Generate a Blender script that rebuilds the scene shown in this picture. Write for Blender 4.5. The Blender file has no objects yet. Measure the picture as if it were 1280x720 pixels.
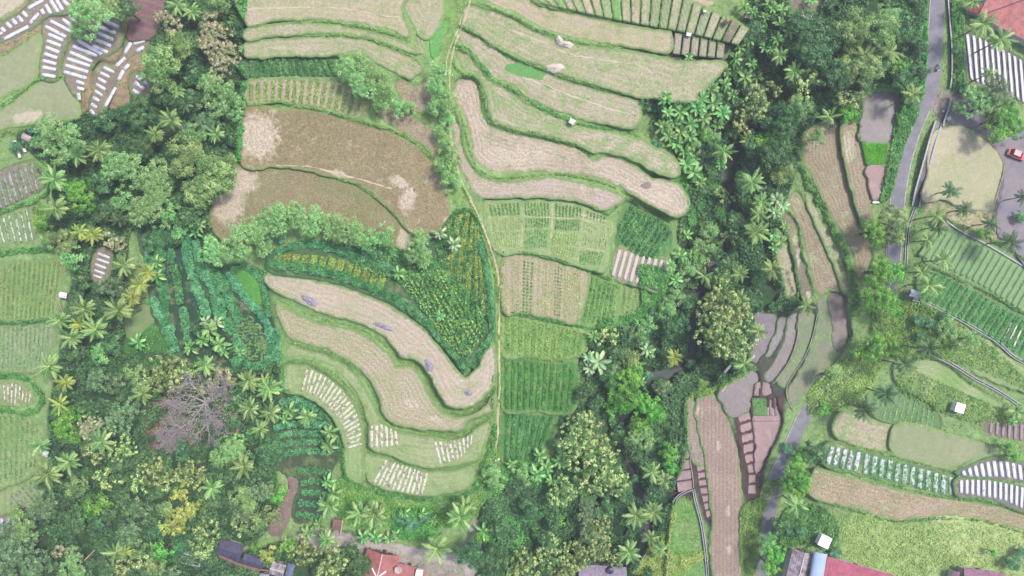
import bpy, math, random
import numpy as np
from mathutils import Vector, Matrix
from mathutils.geometry import delaunay_2d_cdt
random.seed(7); rng = np.random.default_rng(7)
R = math.radians
SC = bpy.context.scene
COL = SC.collection

# ------------------------------------------------------------------ camera, sky, sun, exposure
S = 0.18          # metres per photo pixel at height 0
H = 160.0         # drone height
cam_d = bpy.data.cameras.new('camera'); cam = bpy.data.objects.new('camera', cam_d); COL.objects.link(cam)
cam.location = (0, 0, H); cam.rotation_euler = (0, 0, 0)
cam_d.sensor_width = 36; cam_d.angle = 2*math.atan(640*S/H); cam_d.clip_start = 1; cam_d.clip_end = 5000
SC.camera = cam
SUN_EL, SUN_AZ = R(62), R(60)     # light high, from the upper right
world = bpy.data.worlds.new('World'); SC.world = world; world.use_nodes = True
nt = world.node_tree; nt.nodes.clear()
sky = nt.nodes.new('ShaderNodeTexSky'); sky.sky_type = 'NISHITA'; sky.sun_disc = False
sky.sun_elevation = SUN_EL; sky.sun_rotation = SUN_AZ; sky.air_density = 1.0; sky.dust_density = 3.0; sky.ozone_density = 1.0
bg = nt.nodes.new('ShaderNodeBackground'); bg.inputs['Strength'].default_value = 0.11
out = nt.nodes.new('ShaderNodeOutputWorld')
nt.links.new(sky.outputs[0], bg.inputs[0]); nt.links.new(bg.outputs[0], out.inputs[0])
sd = bpy.data.lights.new('sun', 'SUN'); sd.energy = 2.0; sd.angle = R(8); sd.color = (1.0, 0.955, 0.9)
sun = bpy.data.objects.new('sun', sd); COL.objects.link(sun)
sdir = Vector((math.sin(SUN_AZ)*math.cos(SUN_EL), math.cos(SUN_AZ)*math.cos(SUN_EL), math.sin(SUN_EL)))
sun.rotation_euler = sdir.to_track_quat('Z', 'Y').to_euler(); sun.location = sdir*300
vs = SC.view_settings; vs.view_transform = 'Standard'; vs.look = 'None'; vs.gamma = 1.0; vs.use_curve_mapping = False
vs.exposure = 1.25
HAZE = 0.00045
SC.cycles.max_bounces = 5; SC.cycles.diffuse_bounces = 3; SC.cycles.transparent_max_bounces = 4
SC.cycles.use_denoising = True

# ------------------------------------------------------------------ helpers
def uniq(name): return name
def tag(o, label=None, cat=None, group=None, kind=None):
    if label: o['label'] = label
    if cat: o['category'] = cat
    if group: o['group'] = group
    if kind: o['kind'] = kind
    return o
def empty(name, loc=(0,0,0), rz=0):
    o = bpy.data.objects.new(name, None); COL.objects.link(o); o.location = loc; o.rotation_euler = (0,0,rz)
    o.empty_display_size = 0.3; return o
def link(name, me, mat=None, parent=None, loc=None):
    o = bpy.data.objects.new(name, me); COL.objects.link(o)
    if mat is not None and not me.materials: me.materials.append(mat)
    if parent is not None: o.parent = parent
    if loc is not None: o.location = loc
    return o
def mesh_np(name, V, F, attrs=None, smooth=False):
    """V (n,3); F (m,k) int array of equal sided faces; attrs: {name: float per vertex}"""
    V = np.asarray(V, dtype=np.float32); F = np.asarray(F, dtype=np.int32)
    me = bpy.data.meshes.new(name); n, (m, k) = len(V), F.shape
    me.vertices.add(n); me.vertices.foreach_set('co', V.ravel())
    me.loops.add(m*k); me.loops.foreach_set('vertex_index', F.ravel())
    me.polygons.add(m); me.polygons.foreach_set('loop_start', np.arange(0, m*k, k, dtype=np.int32))
    if smooth: me.polygons.foreach_set('use_smooth', np.ones(m, dtype=bool))
    for a, val in (attrs or {}).items():
        val = np.asarray(val, dtype=np.float32)
        if val.ndim == 1:
            at = me.attributes.new(a, 'FLOAT', 'POINT'); at.data.foreach_set('value', val)
        else:
            at = me.attributes.new(a, 'FLOAT_COLOR', 'POINT')
            at.data.foreach_set('color', np.hstack([val, np.ones((n,1), np.float32)]).astype(np.float32).ravel())
    me.update(); me.validate(); return me
def mesh_py(name, V, F, smooth=False):
    me = bpy.data.meshes.new(name); me.from_pydata([tuple(v) for v in V], [], [tuple(f) for f in F])
    if smooth: me.polygons.foreach_set('use_smooth', [True]*len(me.polygons))
    me.update(); return me
class MB:
    """collects primitive shapes into one mesh"""
    def __init__(s): s.V = []; s.F = []
    def add(s, V, F):
        b = len(s.V); s.V += [tuple(v) for v in V]; s.F += [tuple(i+b for i in f) for f in F]; return s
    def box(s, c, size, rz=0, bev=0.0):
        x, y, z = [d/2 for d in size]; cr, sr = math.cos(rz), math.sin(rz)
        P = []
        b = min(bev, x*.45, y*.45, z*.45)
        ring = [(x-b,-y),(x,-y+b),(x,y-b),(x-b,y),(-x+b,y),(-x,y-b),(-x,-y+b),(-x+b,-y)] if b > 0 else [(x,-y),(x,y),(-x,y),(-x,-y)]
        k = len(ring)
        levels = [(-z,1.0),(z,1.0)] if b == 0 else [(-z,0),(-z+b,1),(z-b,1),(z,0)]
        for zz, full in levels:
            for (px, py) in ring:
                if b > 0 and not full: px -= math.copysign(b*.7, px); py -= math.copysign(b*.7, py)
                P.append((c[0]+px*cr-py*sr, c[1]+px*sr+py*cr, c[2]+zz))
        F = []
        for l in range(len(levels)-1):
            for i in range(k): F.append((l*k+i, l*k+(i+1)%k, (l+1)*k+(i+1)%k, (l+1)*k+i))
        F.append(tuple(reversed(range(k)))); F.append(tuple((len(levels)-1)*k+i for i in range(k)))
        return s.add(P, F)
    def tube(s, pts, rad, n=8, caps=True):
        pts = [Vector(p) for p in pts]; P = []; F = []
        if not hasattr(rad, '__len__'): rad = [rad]*len(pts)
        for i, p in enumerate(pts):
            d = (pts[min(i+1, len(pts)-1)]-pts[max(i-1, 0)]).normalized()
            a = d.cross(Vector((0,0,1)) if abs(d.z) < .9 else Vector((1,0,0))).normalized(); b = d.cross(a)
            for j in range(n):
                t = 2*math.pi*j/n; P.append(p+(a*math.cos(t)+b*math.sin(t))*rad[i])
        for i in range(len(pts)-1):
            for j in range(n): F.append((i*n+j, i*n+(j+1)%n, (i+1)*n+(j+1)%n, (i+1)*n+j))
        if caps: F.append(tuple(range(n))); F.append(tuple((len(pts)-1)*n+j for j in reversed(range(n))))
        return s.add(P, F)
    def prism(s, poly, z0, z1):
        n = len(poly); P = [(x,y,z0) for x,y in poly]+[(x,y,z1) for x,y in poly]
        F = [tuple(reversed(range(n))), tuple(range(n, 2*n))]+[(i,(i+1)%n,n+(i+1)%n,n+i) for i in range(n)]
        return s.add(P, F)
    def build(s, name, mat, parent=None, smooth=False):
        return link(name, mesh_py(name, s.V, s.F, smooth), mat, parent)

def W(u, v, z=0.0):
    f = S*(H-z)/H; return ((u-640)*f, -(v-360)*f, z)
def Wn(u, v, z):
    f = S*(H-z)/H; return np.stack([(u-640)*f, -(v-360)*f, z], -1)
def crom(pts, closed=False, step=4.0):
    P = np.array(pts, float); n = len(P); out_ = []
    if n < 3 and not closed:
        m = max(2, int(np.hypot(*(P[1]-P[0]))/step)+1); return np.array([P[0]+(P[1]-P[0])*t for t in np.linspace(0,1,m)])
    segs = n if closed else n-1
    for i in range(segs):
        if closed: a,b,c,d = P[(i-1)%n],P[i],P[(i+1)%n],P[(i+2)%n]
        else: a,b,c,d = P[max(i-1,0)],P[i],P[i+1],P[min(i+2,n-1)]
        L = np.hypot(*(c-b)); m = max(1, int(L/step))
        for k in range(m):
            t = k/m
            out_.append(.5*((2*b)+(-a+c)*t+(2*a-5*b+4*c-d)*t*t+(-a+3*b-3*c+d)*t**3)*1.0)
    if not closed: out_.append(P[-1])
    return np.array(out_)
def along(P, t):
    """points at fractions t of polyline P"""
    P = np.array(P, float); d = np.r_[0, np.cumsum(np.hypot(*np.diff(P, axis=0).T))]
    t = np.asarray(t)*d[-1]; return np.stack([np.interp(t, d, P[:,0]), np.interp(t, d, P[:,1])], -1)
def pip(U, V, poly):
    ins = np.zeros(U.shape, bool); n = len(poly)
    for i in range(n):
        x0,y0 = poly[i]; x1,y1 = poly[(i+1)%n]
        if y0 == y1: continue
        c = ((y0 > V) != (y1 > V)) & (U < (x1-x0)*(V-y0)/(y1-y0)+x0); ins ^= c
    return ins
def pdist(U, V, line, closed=False):
    """distance of points to polyline"""
    L = np.array(line, float); D = np.full(U.shape, 1e9)
    n = len(L); rngi = range(n if closed else n-1)
    for i in rngi:
        a = L[i]; b = L[(i+1)%n]; ab = b-a; l2 = max(1e-9, ab@ab)
        t = np.clip(((U-a[0])*ab[0]+(V-a[1])*ab[1])/l2, 0, 1)
        D = np.minimum(D, np.hypot(U-a[0]-t*ab[0], V-a[1]-t*ab[1]))
    return D
def vnoise(U, V, scale, seed=0):
    """smooth value noise 0..1"""
    r = np.random.default_rng(seed); G = r.random((64,64))
    x = np.asarray(U)/scale; y = np.asarray(V)/scale; xi = np.floor(x).astype(int); yi = np.floor(y).astype(int)
    fx = x-xi; fy = y-yi; fx = fx*fx*(3-2*fx); fy = fy*fy*(3-2*fy)
    g = lambda a,b: G[a%64, b%64]
    return (g(xi,yi)*(1-fx)+g(xi+1,yi)*fx)*(1-fy)+(g(xi,yi+1)*(1-fx)+g(xi+1,yi+1)*fx)*fy

# ------------------------------------------------------------------ materials
def lin(c, k=0.6):
    return tuple((((x/255+.055)/1.055)**2.4 if x > 10 else x/255/12.92)*k for x in c)
def c4(c): return (c[0], c[1], c[2], 1)
class NT:
    def __init__(s, name):
        s.m = bpy.data.materials.new(name); s.m.use_nodes = True; s.t = s.m.node_tree; s.t.nodes.clear()
        s.out = s.n('ShaderNodeOutputMaterial')
    def n(s, typ, **kw):
        nd = s.t.nodes.new(typ)
        for k, v in kw.items():
            if k == 'inp':
                for a, b in v.items():
                    if isinstance(b, bpy.types.NodeSocket): s.t.links.new(b, nd.inputs[a])
                    else: nd.inputs[a].default_value = b
            else: setattr(nd, k, v)
        return nd
    def noise(s, scale, detail=4, vec=None, rough=.6, dist=0):
        nd = s.n('ShaderNodeTexNoise', inp={'Scale': scale, 'Detail': detail, 'Roughness': rough, 'Distortion': dist})
        s.t.links.new(vec if vec is not None else s.pos(), nd.inputs['Vector']); return nd.outputs[0]
    def pos(s):
        if not hasattr(s, '_p'): s._p = s.n('ShaderNodeNewGeometry').outputs['Position']
        return s._p
    def mix(s, f, a, b, blend='MIX'):
        nd = s.n('ShaderNodeMix', data_type='RGBA', blend_type=blend, clamp_result=False)
        for sock, v in ((nd.inputs[0], f), (nd.inputs[6], a), (nd.inputs[7], b)):
            if isinstance(v, bpy.types.NodeSocket): s.t.links.new(v, sock)
            else: sock.default_value = v if not isinstance(v, tuple) or len(v) == 4 else c4(v)
        return nd.outputs[2]
    def math(s, op, a, b=0.0, clamp=False):
        nd = s.n('ShaderNodeMath', operation=op, use_clamp=clamp)
        for i, v in enumerate((a, b)):
            if isinstance(v, bpy.types.NodeSocket): s.t.links.new(v, nd.inputs[i])
            else: nd.inputs[i].default_value = v
        return nd.outputs[0]
    def step(s, x, lo, hi):
        nd = s.n('ShaderNodeMapRange', inp={'From Min': lo, 'From Max': hi}); nd.interpolation_type = 'SMOOTHSTEP'
        s.t.links.new(x, nd.inputs[0]); return nd.outputs[0]
    def attr(s, name, out_='Fac'):
        return s.n('ShaderNodeAttribute', attribute_name=name).outputs[out_]
    def bsdf(s, color, rough=.8, bump=None, bstr=.5, bdist=.1, spec=.3, **kw):
        b = s.n('ShaderNodeBsdfPrincipled', inp={'Roughness': rough, 'Specular IOR Level': spec, **kw})
        if isinstance(color, bpy.types.NodeSocket): s.t.links.new(color, b.inputs['Base Color'])
        else: b.inputs['Base Color'].default_value = c4(color)
        if bump is not None:
            bn = s.n('ShaderNodeBump', inp={'Strength': bstr, 'Distance': bdist}); s.t.links.new(bump, bn.inputs['Height'])
            s.t.links.new(bn.outputs[0], b.inputs['Normal'])
        s.t.links.new(b.outputs[0], s.out.inputs[0]); return s.m
MC = {}
def plain(name, c, rough=.7, k=.6, var=.25, scale=1.5, spec=.3, metal=0.0):
    if name in MC: return MC[name]
    N = NT(name); cc = lin(c, k); a = N.noise(scale, 5); b = N.noise(scale*9, 3)
    f = N.math('ADD', N.math('MULTIPLY', a, .6), N.math('MULTIPLY', b, .4))
    col = N.mix(N.step(f, .35, .65), tuple(x*(1-var) for x in cc), tuple(min(1,x*(1+var)) for x in cc))
    MC[name] = N.bsdf(col, rough, b, .3, .03, spec, Metallic=metal); return MC[name]
def field_mat(c1, c2, c3=None, edge=(128,158,98), ew=.7, scale=.12, kind=None, per=.6, ang=0., amt=.35, k=.6, bump=.5, fine=.22, c3w=.62, rough=.95, weed=.4, name='field_soil'):
    """dry or weedy field: c1/c2 in big patches, c3 spots, green margin, tillage lines straight (dir) or along the contour (ed)"""
    N = NT(name); ed = N.attr('ed')
    n1 = N.noise(scale, 5, dist=.4); n2 = N.noise(scale*2.7+.05, 5); n3 = N.noise(3.2, 3); n4 = N.noise(.9, 4)
    base = N.mix(N.step(n1, .38, .62), lin(c1, k), lin(c2, k))
    if c3: base = N.mix(N.math('MULTIPLY', N.step(n2, c3w-.08, c3w+.07), .85), base, lin(c3, k))
    sp = N.attr('spot'); base = N.mix(N.math('MULTIPLY', N.step(N.math('ADD', sp, N.math('MULTIPLY', N.math('SUBTRACT', n4, .5), 1.1)), .28, .74), .8), base, lin((206,190,172), k))
    if weed: base = N.mix(N.math('MULTIPLY', N.step(N.math('ADD', N.math('MULTIPLY', n2, .6), N.math('MULTIPLY', n4, .4)), .5, .62), weed), base, lin((140,164,104), k))
    stripe = None
    if kind == 'dir':
        mp = N.n('ShaderNodeMapping', inp={'Rotation': (0,0,ang)}); N.t.links.new(N.pos(), mp.inputs[0])
        sx = N.n('ShaderNodeSeparateXYZ'); N.t.links.new(mp.outputs[0], sx.inputs[0])
        stripe = N.math('ADD', sx.outputs[1], N.math('MULTIPLY', n4, .35))
    elif kind == 'ed': stripe = N.math('ADD', ed, N.math('MULTIPLY', n4, .4))
    bumpv = n3
    if stripe is not None:
        w = N.math('ADD', N.math('MULTIPLY', N.math('SINE', N.math('MULTIPLY', stripe, 2*math.pi/per)), .5), .5)
        w2 = N.math('MULTIPLY', w, N.step(n4, .3, .6))
        base = N.mix(N.math('MULTIPLY', w2, amt), base, tuple(x*.62 for x in lin(c1, k)))
        bumpv = N.math('ADD', n3, w)
    f = N.math('SUBTRACT', n3, .5); f2 = N.math('SUBTRACT', N.noise(1.6, 2), .5); v = N.math('ADD', N.math('ADD', N.math('MULTIPLY', f, fine*4.4), N.math('MULTIPLY', f2, .5*min(1,fine*4))), 1.0)
    g = N.math('MULTIPLY', v, N.math('ADD', N.math('MULTIPLY', n4, .4), .8))
    base = N.mix(1.0, base, N.n('ShaderNodeCombineColor', inp={0: g, 1: g, 2: g}).outputs[0], 'MULTIPLY')
    if edge:
        e = N.math('SUBTRACT', 1.0, N.step(N.math('ADD', ed, N.math('MULTIPLY', N.math('SUBTRACT', n4, .5), ew*2.2)), ew*.35, ew*1.25))
        base = N.mix(N.math('MULTIPLY', e, .85), base, N.mix(n4, lin(edge, k*.75), lin(edge, k*1.15)))
    return N.bsdf(base, rough, bumpv, bump, .12, .15)
def leaf_mat(name, cols, k=.5, rnd=.16, trans=.34, hue=0.02):
    """foliage: three colours by the 'tint' of each leaf clump, trees of a kind vary a little"""
    k = k*1.75; cols = [(c[0]*1.0+2, c[1]*1.03, c[2]*(.84 if c[0] < 120 else .92)) for c in cols]
    N = NT(name); t = N.attr('tint'); oi = N.n('ShaderNodeObjectInfo').outputs['Random']
    rp = N.n('ShaderNodeValToRGB'); e = rp.color_ramp.elements
    e[0].position = .05; e[0].color = c4(lin(cols[0], k)); e[1].position = .95; e[1].color = c4(lin(cols[-1], k))
    for i, c in enumerate(cols[1:-1]):
        x = e.new(.05+.9*(i+1)/(len(cols)-1)); x.color = c4(lin(c, k))
    N.t.links.new(t, rp.inputs[0])
    hs = N.n('ShaderNodeHueSaturation'); N.t.links.new(rp.outputs[0], hs.inputs['Color'])
    N.t.links.new(N.math('ADD', N.math('MULTIPLY', oi, hue*2), .5-hue), hs.inputs['Hue'])
    N.t.links.new(N.math('ADD', N.math('MULTIPLY', oi, rnd*2), 1-rnd), hs.inputs['Value'])
    d = N.n('ShaderNodeBsdfPrincipled', inp={'Roughness': .55, 'Specular IOR Level': .35}); N.t.links.new(hs.outputs[0], d.inputs['Base Color'])
    tr = N.n('ShaderNodeBsdfTranslucent'); N.t.links.new(hs.outputs[0], tr.inputs[0])
    mx = N.n('ShaderNodeMixShader', inp={0: trans}); N.t.links.new(d.outputs[0], mx.inputs[1]); N.t.links.new(tr.outputs[0], mx.inputs[2])
    N.t.links.new(mx.outputs[0], N.out.inputs[0]); MC[name] = N.m; return N.m
def water_mat(name, c, k=.6, rough=.12, c2=None):
    N = NT(name); n = N.noise(.35, 4); m = N.noise(6, 2)
    col = N.mix(N.step(n, .35, .65), lin(c, k), lin(c2 or tuple(x*.85 for x in c), k))
    return N.bsdf(col, rough, m, .08, .02, .5)

def cards(P, Nn, size, tint, asp=.55, fold=.25, r=rng):
    """leaf shaped rhombs: V (4n,3), F (n,4), tint(4n)"""
    n = len(P); Nn = Nn/np.maximum(1e-6, np.linalg.norm(Nn, axis=1, keepdims=True))
    A = r.normal(size=(n,3)); A -= (A*Nn).sum(1, keepdims=True)*Nn; A /= np.maximum(1e-6, np.linalg.norm(A, axis=1, keepdims=True))
    B = np.cross(Nn, A); s = (np.asarray(size)*np.ones(n))[:,None]
    V = np.stack([P-A*s*.5, P+B*s*asp*.5+Nn*s*fold*.3, P+A*s*.5-Nn*s*fold*.4, P-B*s*asp*.5+Nn*s*fold*.3], 1)
    return V.reshape(-1,3), np.arange(4*n).reshape(-1,4), np.repeat(tint, 4)
# ------------------------------------------------------------------ the lie of the land (photo pixel coordinates, heights in metres)
CP = [(140,200,-3.5),(60,500,-3),(150,600,-4.5),(100,700,-5),(0,50,1),(60,80,.5),(0,300,-1),(250,100,-1),(450,20,4),(450,120,3.2),(420,200,2.4),(320,250,2),(480,250,2),(400,330,0.8),
 (240,350,-1),(300,400,-1),(450,400,0),(520,480,-1.5),(520,600,-3.4),(500,670,-4),(380,600,-4),(650,30,4.2),(720,70,3.6),(700,130,2.6),(620,180,2),(750,210,1.6),(700,240,1.2),(700,350,0),(660,450,-1),
 (660,550,-2),(800,330,-1),(850,100,2),(930,100,-5),(915,200,-6.5),(895,300,-7.5),(850,450,-9),(790,540,-9.5),(800,640,-10),(760,720,-10.5),(1000,30,0),
 (1020,250,-3),(1060,200,-1.5),(1060,320,-2),(1100,200,-.3),(1150,100,1),(1200,50,1.5),(1260,200,1.5),(980,450,-5),(950,400,-6),(900,600,-6.5),(900,700,-7),(990,560,-4),
 (1090,470,-2),(1100,600,-1.8),(1200,400,.2),(1260,600,-1),(1050,700,-2.4),(1250,700,-1.6),(1200,300,.8)]
def zbase(U, V):
    U = np.asarray(U, float); V = np.asarray(V, float); num = np.zeros(U.shape); den = np.zeros(U.shape)
    for (a,b,z) in CP:
        w = 1/(((U-a)**2+(V-b)**2)+300)**1.7; num += w*z; den += w
    return num/den
ST = {  # styles: field_mat arguments
 'tan':   dict(kind='ed', per=1.5, amt=.16, c1=(190,176,152), c2=(180,174,138), c3=(160,166,120)),
 'pale':  dict(kind='ed', per=1.4, amt=.16, c1=(205,190,172), c2=(194,184,158), c3=(170,176,134), c3w=.66),
 'gtan':  dict(kind='ed', per=1.3, amt=.2, fine=.3, c1=(170,172,132), c2=(182,174,148), c3=(152,170,118), c3w=.58),
 'green': dict(kind='ed', per=1.2, amt=.14, c1=(150,172,116), c2=(162,176,128), c3=(134,162,106), c3w=.6),
 'furr':  dict(c1=(198,182,164), c2=(188,178,152), c3=(166,172,130), kind='ed', per=1.15, amt=.3, c3w=.68),
 'furrt': dict(c1=(192,182,158), c2=(178,176,142), c3=(160,170,124), kind='ed', per=1.3, amt=.22, c3w=.6),
 'plow':  dict(c1=(198,182,164), c2=(188,174,152), c3=(178,164,146), kind='ed', per=.9, amt=.3, fine=.3),
 'mott':  dict(kind='ed', per=1.0, amt=.2, c1=(184,172,148), c2=(172,168,132), c3=(198,182,162), fine=.42, scale=.2),
 'brown': dict(weed=.15, c1=(154,140,110), c2=(144,132,100), c3=(192,172,152), c3w=.66, fine=.36, scale=.1, edge=(140,160,100)),
 'browng':dict(weed=.25, c1=(150,138,108), c2=(140,136,98), c3=(180,164,140), c3w=.7, fine=.36, edge=(140,160,100)),
 'bpink': dict(c1=(200,178,160), c2=(190,170,148), c3=(170,154,126), c3w=.68),
 'dry':   dict(c1=(168,152,130), c2=(156,144,118), c3=(190,174,156), kind='ed', per=.8, amt=.25, fine=.4),
 'wet':   dict(weed=.15, c1=(150,138,140), c2=(140,132,132), c3=(138,138,118), fine=.14, rough=.45, bump=.15, edge=(120,150,100), ew=.4),
 'wetg':  dict(weed=.5, c1=(146,142,124), c2=(130,138,110), c3=(124,146,104), c3w=.5, fine=.18, rough=.6, bump=.2, edge=(120,150,100), ew=.4),
 'purp':  dict(weed=0, c1=(176,150,148), c2=(166,142,142), c3=(188,164,158), fine=.12, edge=None, bump=.25),
 'purpd': dict(weed=0, c1=(132,104,106), c2=(146,116,114), c3=(112,92,94), fine=.25, edge=(120,110,90), ew=.3, kind='dir', per=1.6, ang=0.3),
 'rowtan':dict(c1=(180,168,142), c2=(170,166,128), c3=(150,160,108), fine=.3, kind='dir', per=1.5, ang=R(90), amt=.25),
 'rowgrn':dict(c1=(134,158,100), c2=(156,170,120), c3=(122,154,92), fine=.3, kind='dir', per=1.5, ang=R(90), amt=.45),
 'fine':  dict(c1=(166,166,138), c2=(150,164,122), c3=(178,168,146), fine=.25, kind='dir', per=.75, ang=R(75), amt=.4),
 'soil':  dict(c1=(150,134,120), c2=(138,126,112), c3=(160,150,120), fine=.3, edge=(110,140,90)),
 'dsoil': dict(c1=(112,104,96), c2=(98,104,84), c3=(122,110,100), fine=.3, edge=(84,124,80)),
 'vivid': dict(weed=0, c1=(96,176,62), c2=(88,168,56), fine=.18, edge=None),
 'brgrn': dict(c1=(104,172,96), c2=(98,164,88), fine=.25, edge=None),
 'lawn':  dict(weed=0, c1=(180,178,144), c2=(196,186,158), c3=(164,178,120), c3w=.62, fine=.12, edge=None, scale=.07),
 'pave':  dict(weed=0, c1=(140,134,144), c2=(150,140,144), c3=(130,126,142), fine=.08, edge=None, bump=.15, rough=.8),
 'pond':  dict(weed=0, c1=(158,164,128), c2=(146,158,118), c3=(176,172,144), c3w=.66, fine=.1, edge=(140,170,100), ew=.8, scale=.05),
}
FIELDS = []
def F(style, pts, label, dz=0.0, z=None, sharp=False, **kw): FIELDS.append(dict(style=style, pts=pts, label=label, dz=dz, z=z, sharp=sharp, kw=kw))
# --- top left
F('pale', [(-30,-30),(34,-30),(32,0),(22,10),(-30,34)], 'bare sandy field in the top left corner of the photo')
F('pond', [(-30,78),(4,70),(30,54),(49,43),(50,60),(47,80),(43,96),(28,108),(-30,128)], 'smooth grey green field left of the striped mulch beds')
F('pond', [(-30,140),(4,136),(30,115),(50,102),(84,99),(92,120),(99,146),(62,153),(22,157),(-30,164)], 'olive field with a whitish bare patch below the mulch beds')
F('purpd', [(165,-20),(207,-20),(200,22),(188,46),(160,49),(163,20)], 'dark reddish soil plot beside the trees at the top left')
F('soil', [(122,22),(150,27),(152,52),(140,66),(118,78),(104,100),(98,120),(92,118),(80,96),(78,82),(92,48)], 'brown soil under the mulch ladder')
F('soil', [(52,28),(66,16),(96,20),(92,40),(80,60),(74,88),(70,100),(50,98),(50,80),(54,55)], 'purplish soil under the curved mulch ladder', dz=.1)
F('soil', [(120,80),(146,78),(160,46),(186,44),(184,62),(164,72),(142,112),(128,140),(112,142),(114,118)], 'brown soil under the narrow mulch beds', dz=-.2)
F('soil', [(-20,36),(10,24),(34,8),(52,-10),(92,-14),(88,14),(58,20),(40,36),(8,52),(-20,58)], 'brown soil under the uppermost mulch beds', dz=.2)
F('soil', [(164,92),(184,96),(190,112),(176,122),(162,116)], 'soil under four mulch beds beside the olive trees', dz=0)
# --- left edge
F('soil', [(-30,222),(0,213),(40,201),(53,232),(15,256),(-30,266)], 'greyish bed plot at the left edge')
F('rowgrn', [(-30,276),(0,268),(46,252),(52,276),(44,300),(0,306),(-30,306)], 'green bed plot at the left edge below the greyish beds')
F('rowgrn', [(-30,330),(0,328),(80,326),(77,352),(68,394),(0,400),(-30,400)], 'yellow green crop field at the left edge', c1=(152,164,108), c2=(138,158,98), per=1.05)
F('rowgrn', [(-30,410),(0,408),(66,408),(63,440),(48,463),(18,465),(-30,455)], 'pale striped crop field at the left edge', c1=(150,164,124), c2=(136,158,112), per=1.0)
F('rowgrn', [(-30,478),(24,476),(43,492),(40,505),(22,509),(-30,500)], 'small pale bed plot at the left edge')
F('rowgrn', [(-30,522),(20,518),(52,530),(56,556),(46,588),(20,604),(-30,612)], 'green diagonal crop field at the left edge', kind='dir', per=1.3, ang=R(60), amt=.3)
F('rowgrn', [(-30,622),(20,606),(46,596),(56,612),(38,636),(-30,644)], 'plot of thin pale beds beside the palms at the left edge')
F('soil', [(-30,646),(20,644),(24,656),(20,668),(-30,668)], 'soil under three mulch beds at the left edge')
F('soil', [(118,312),(140,314),(136,348),(114,350)], 'soil under five mulch beds among the palms')
F('bpink', [(158,388),(176,382),(192,386),(196,400),(180,412),(166,428),(156,408)], 'reddish bare ground in the clearing between the palms', fine=.1, c1=(136,150,104), c2=(108,146,90), c3=(166,146,124))
# --- top centre
F('tan', [(308,-30),(500,-30),(503,12),(506,26),(513,36),(507,47),(485,37),(440,27),(400,24),(342,26),(308,29)], 'tan field along the top of the photo')
F('gtan', [(308,36),(345,31),(400,30),(440,34),(480,44),(506,55),(521,66),(500,60),(470,50),(440,43),(400,41),(350,44),(308,49)], 'narrow curved tan terrace at the top')
F('gtan', [(308,54),(350,49),(400,46),(440,48),(470,54),(492,64),(514,72),(528,82),(522,94),(512,98),(490,88),(465,75),(445,64),(430,67),(400,69),(350,70),(308,71)], 'pale curved terrace above the dark crop rows')
F('soil', [(309,74),(415,71),(424,94),(400,97),(360,95),(309,97)], 'soil of the dark green crop rows', c1=(96,128,90), c2=(90,118,84))
F('rowtan', [(308,103),(350,99),(400,101),(432,105),(447,119),(464,122),(458,143),(440,146),(410,136),(380,131),(345,128),(308,129)], 'field of yellow green bed rows')
F('brown', [(303,137),(345,136),(400,140),(430,148),(470,160),(500,170),(530,190),(545,210),(558,240),(563,270),(560,281),(550,290),(535,290),(517,292),(501,276),(481,255),(451,232),(430,224),(400,217),(375,211),(345,207),(303,206)], 'large brown dry field in the upper middle')
F('browng', [(297,209),(345,210),(375,214),(400,220),(430,229),(449,236),(478,258),(498,279),(513,296),(508,312),(492,306),(470,292),(440,280),(400,275),(345,270),(330,288),(300,306),(285,303),(268,291),(262,265),(268,240),(283,220)], 'large olive brown dry field below the brown field')
F('dry', [(470,142),(480,135),(503,140),(530,155),(546,168),(544,200),(530,182),(500,164)], 'brown triangle of dry ground beside the feathery hedge', kind=None)
F('dry', [(494,104),(508,100),(520,108),(538,96),(545,112),(536,138),(515,136),(497,118)], 'reddish dry patch left of the central hedge', kind=None)
F('gtan', [(503,-20),(552,-20),(556,4),(550,30),(536,48),(524,44),(516,30),(508,16)], 'weedy little terrace by the top of the path', edge=(130,172,100))
F('fine', [(519,47),(527,47),(528,67),(520,62)], 'sliver bed beside the path', edge=None, c1=(160,176,124))
F('brgrn', [(528,47),(537,47),(537,69),(529,68)], 'small green bed beside the path', c1=(138,178,112), c2=(126,172,100))
F('brgrn', [(539,45),(552,30),(562,28),(552,52),(546,70),(539,69)], 'pointed green bed beside the path', c1=(118,176,98), c2=(106,168,90))
# --- top right of the path
F('tan', [(602,-20),(655,-20),(664,4),(690,12),(740,22),(780,31),(820,38),(839,41),(836,65),(800,60),(760,54),(720,48),(690,39),(665,28),(640,14),(612,3)], 'long pale terrace under the strip plots')
F('gtan', [(588,8),(612,14),(640,24),(657,34),(686,48),(720,56),(760,62),(800,67),(830,73),(850,77),(905,78),(900,92),(885,106),(868,126),(845,127),(820,123),(800,121),(770,113),(735,102),(700,91),(670,79),(640,66),(615,54),(595,39),(578,29),(580,14)], 'broad pale green terrace with a pale trail along it', scale=.16)
F('gtan', [(573,36),(595,46),(615,60),(640,73),(670,86),(700,98),(735,109),(770,120),(798,127),(801,140),(794,160),(770,156),(735,150),(705,141),(680,131),(655,118),(640,105),(620,98),(605,83),(592,67),(575,52)], 'terrace with a bright green corner and fine crop lines', c1=(178,170,144))
F('plow', [(570,64),(584,68),(597,84),(609,99),(621,107),(640,118),(660,131),(685,143),(710,153),(740,161),(775,168),(800,175),(830,190),(846,203),(848,218),(835,220),(815,213),(800,203),(780,195),(755,190),(740,189),(725,181),(700,174),(660,166),(640,159),(620,152),(612,140),(608,120),(603,102),(592,90),(580,87),(573,76)], 'curved terrace with brown soil and green middle', kind='ed', c2=(168,170,132), c3=(146,168,112), c3w=.5)
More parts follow.
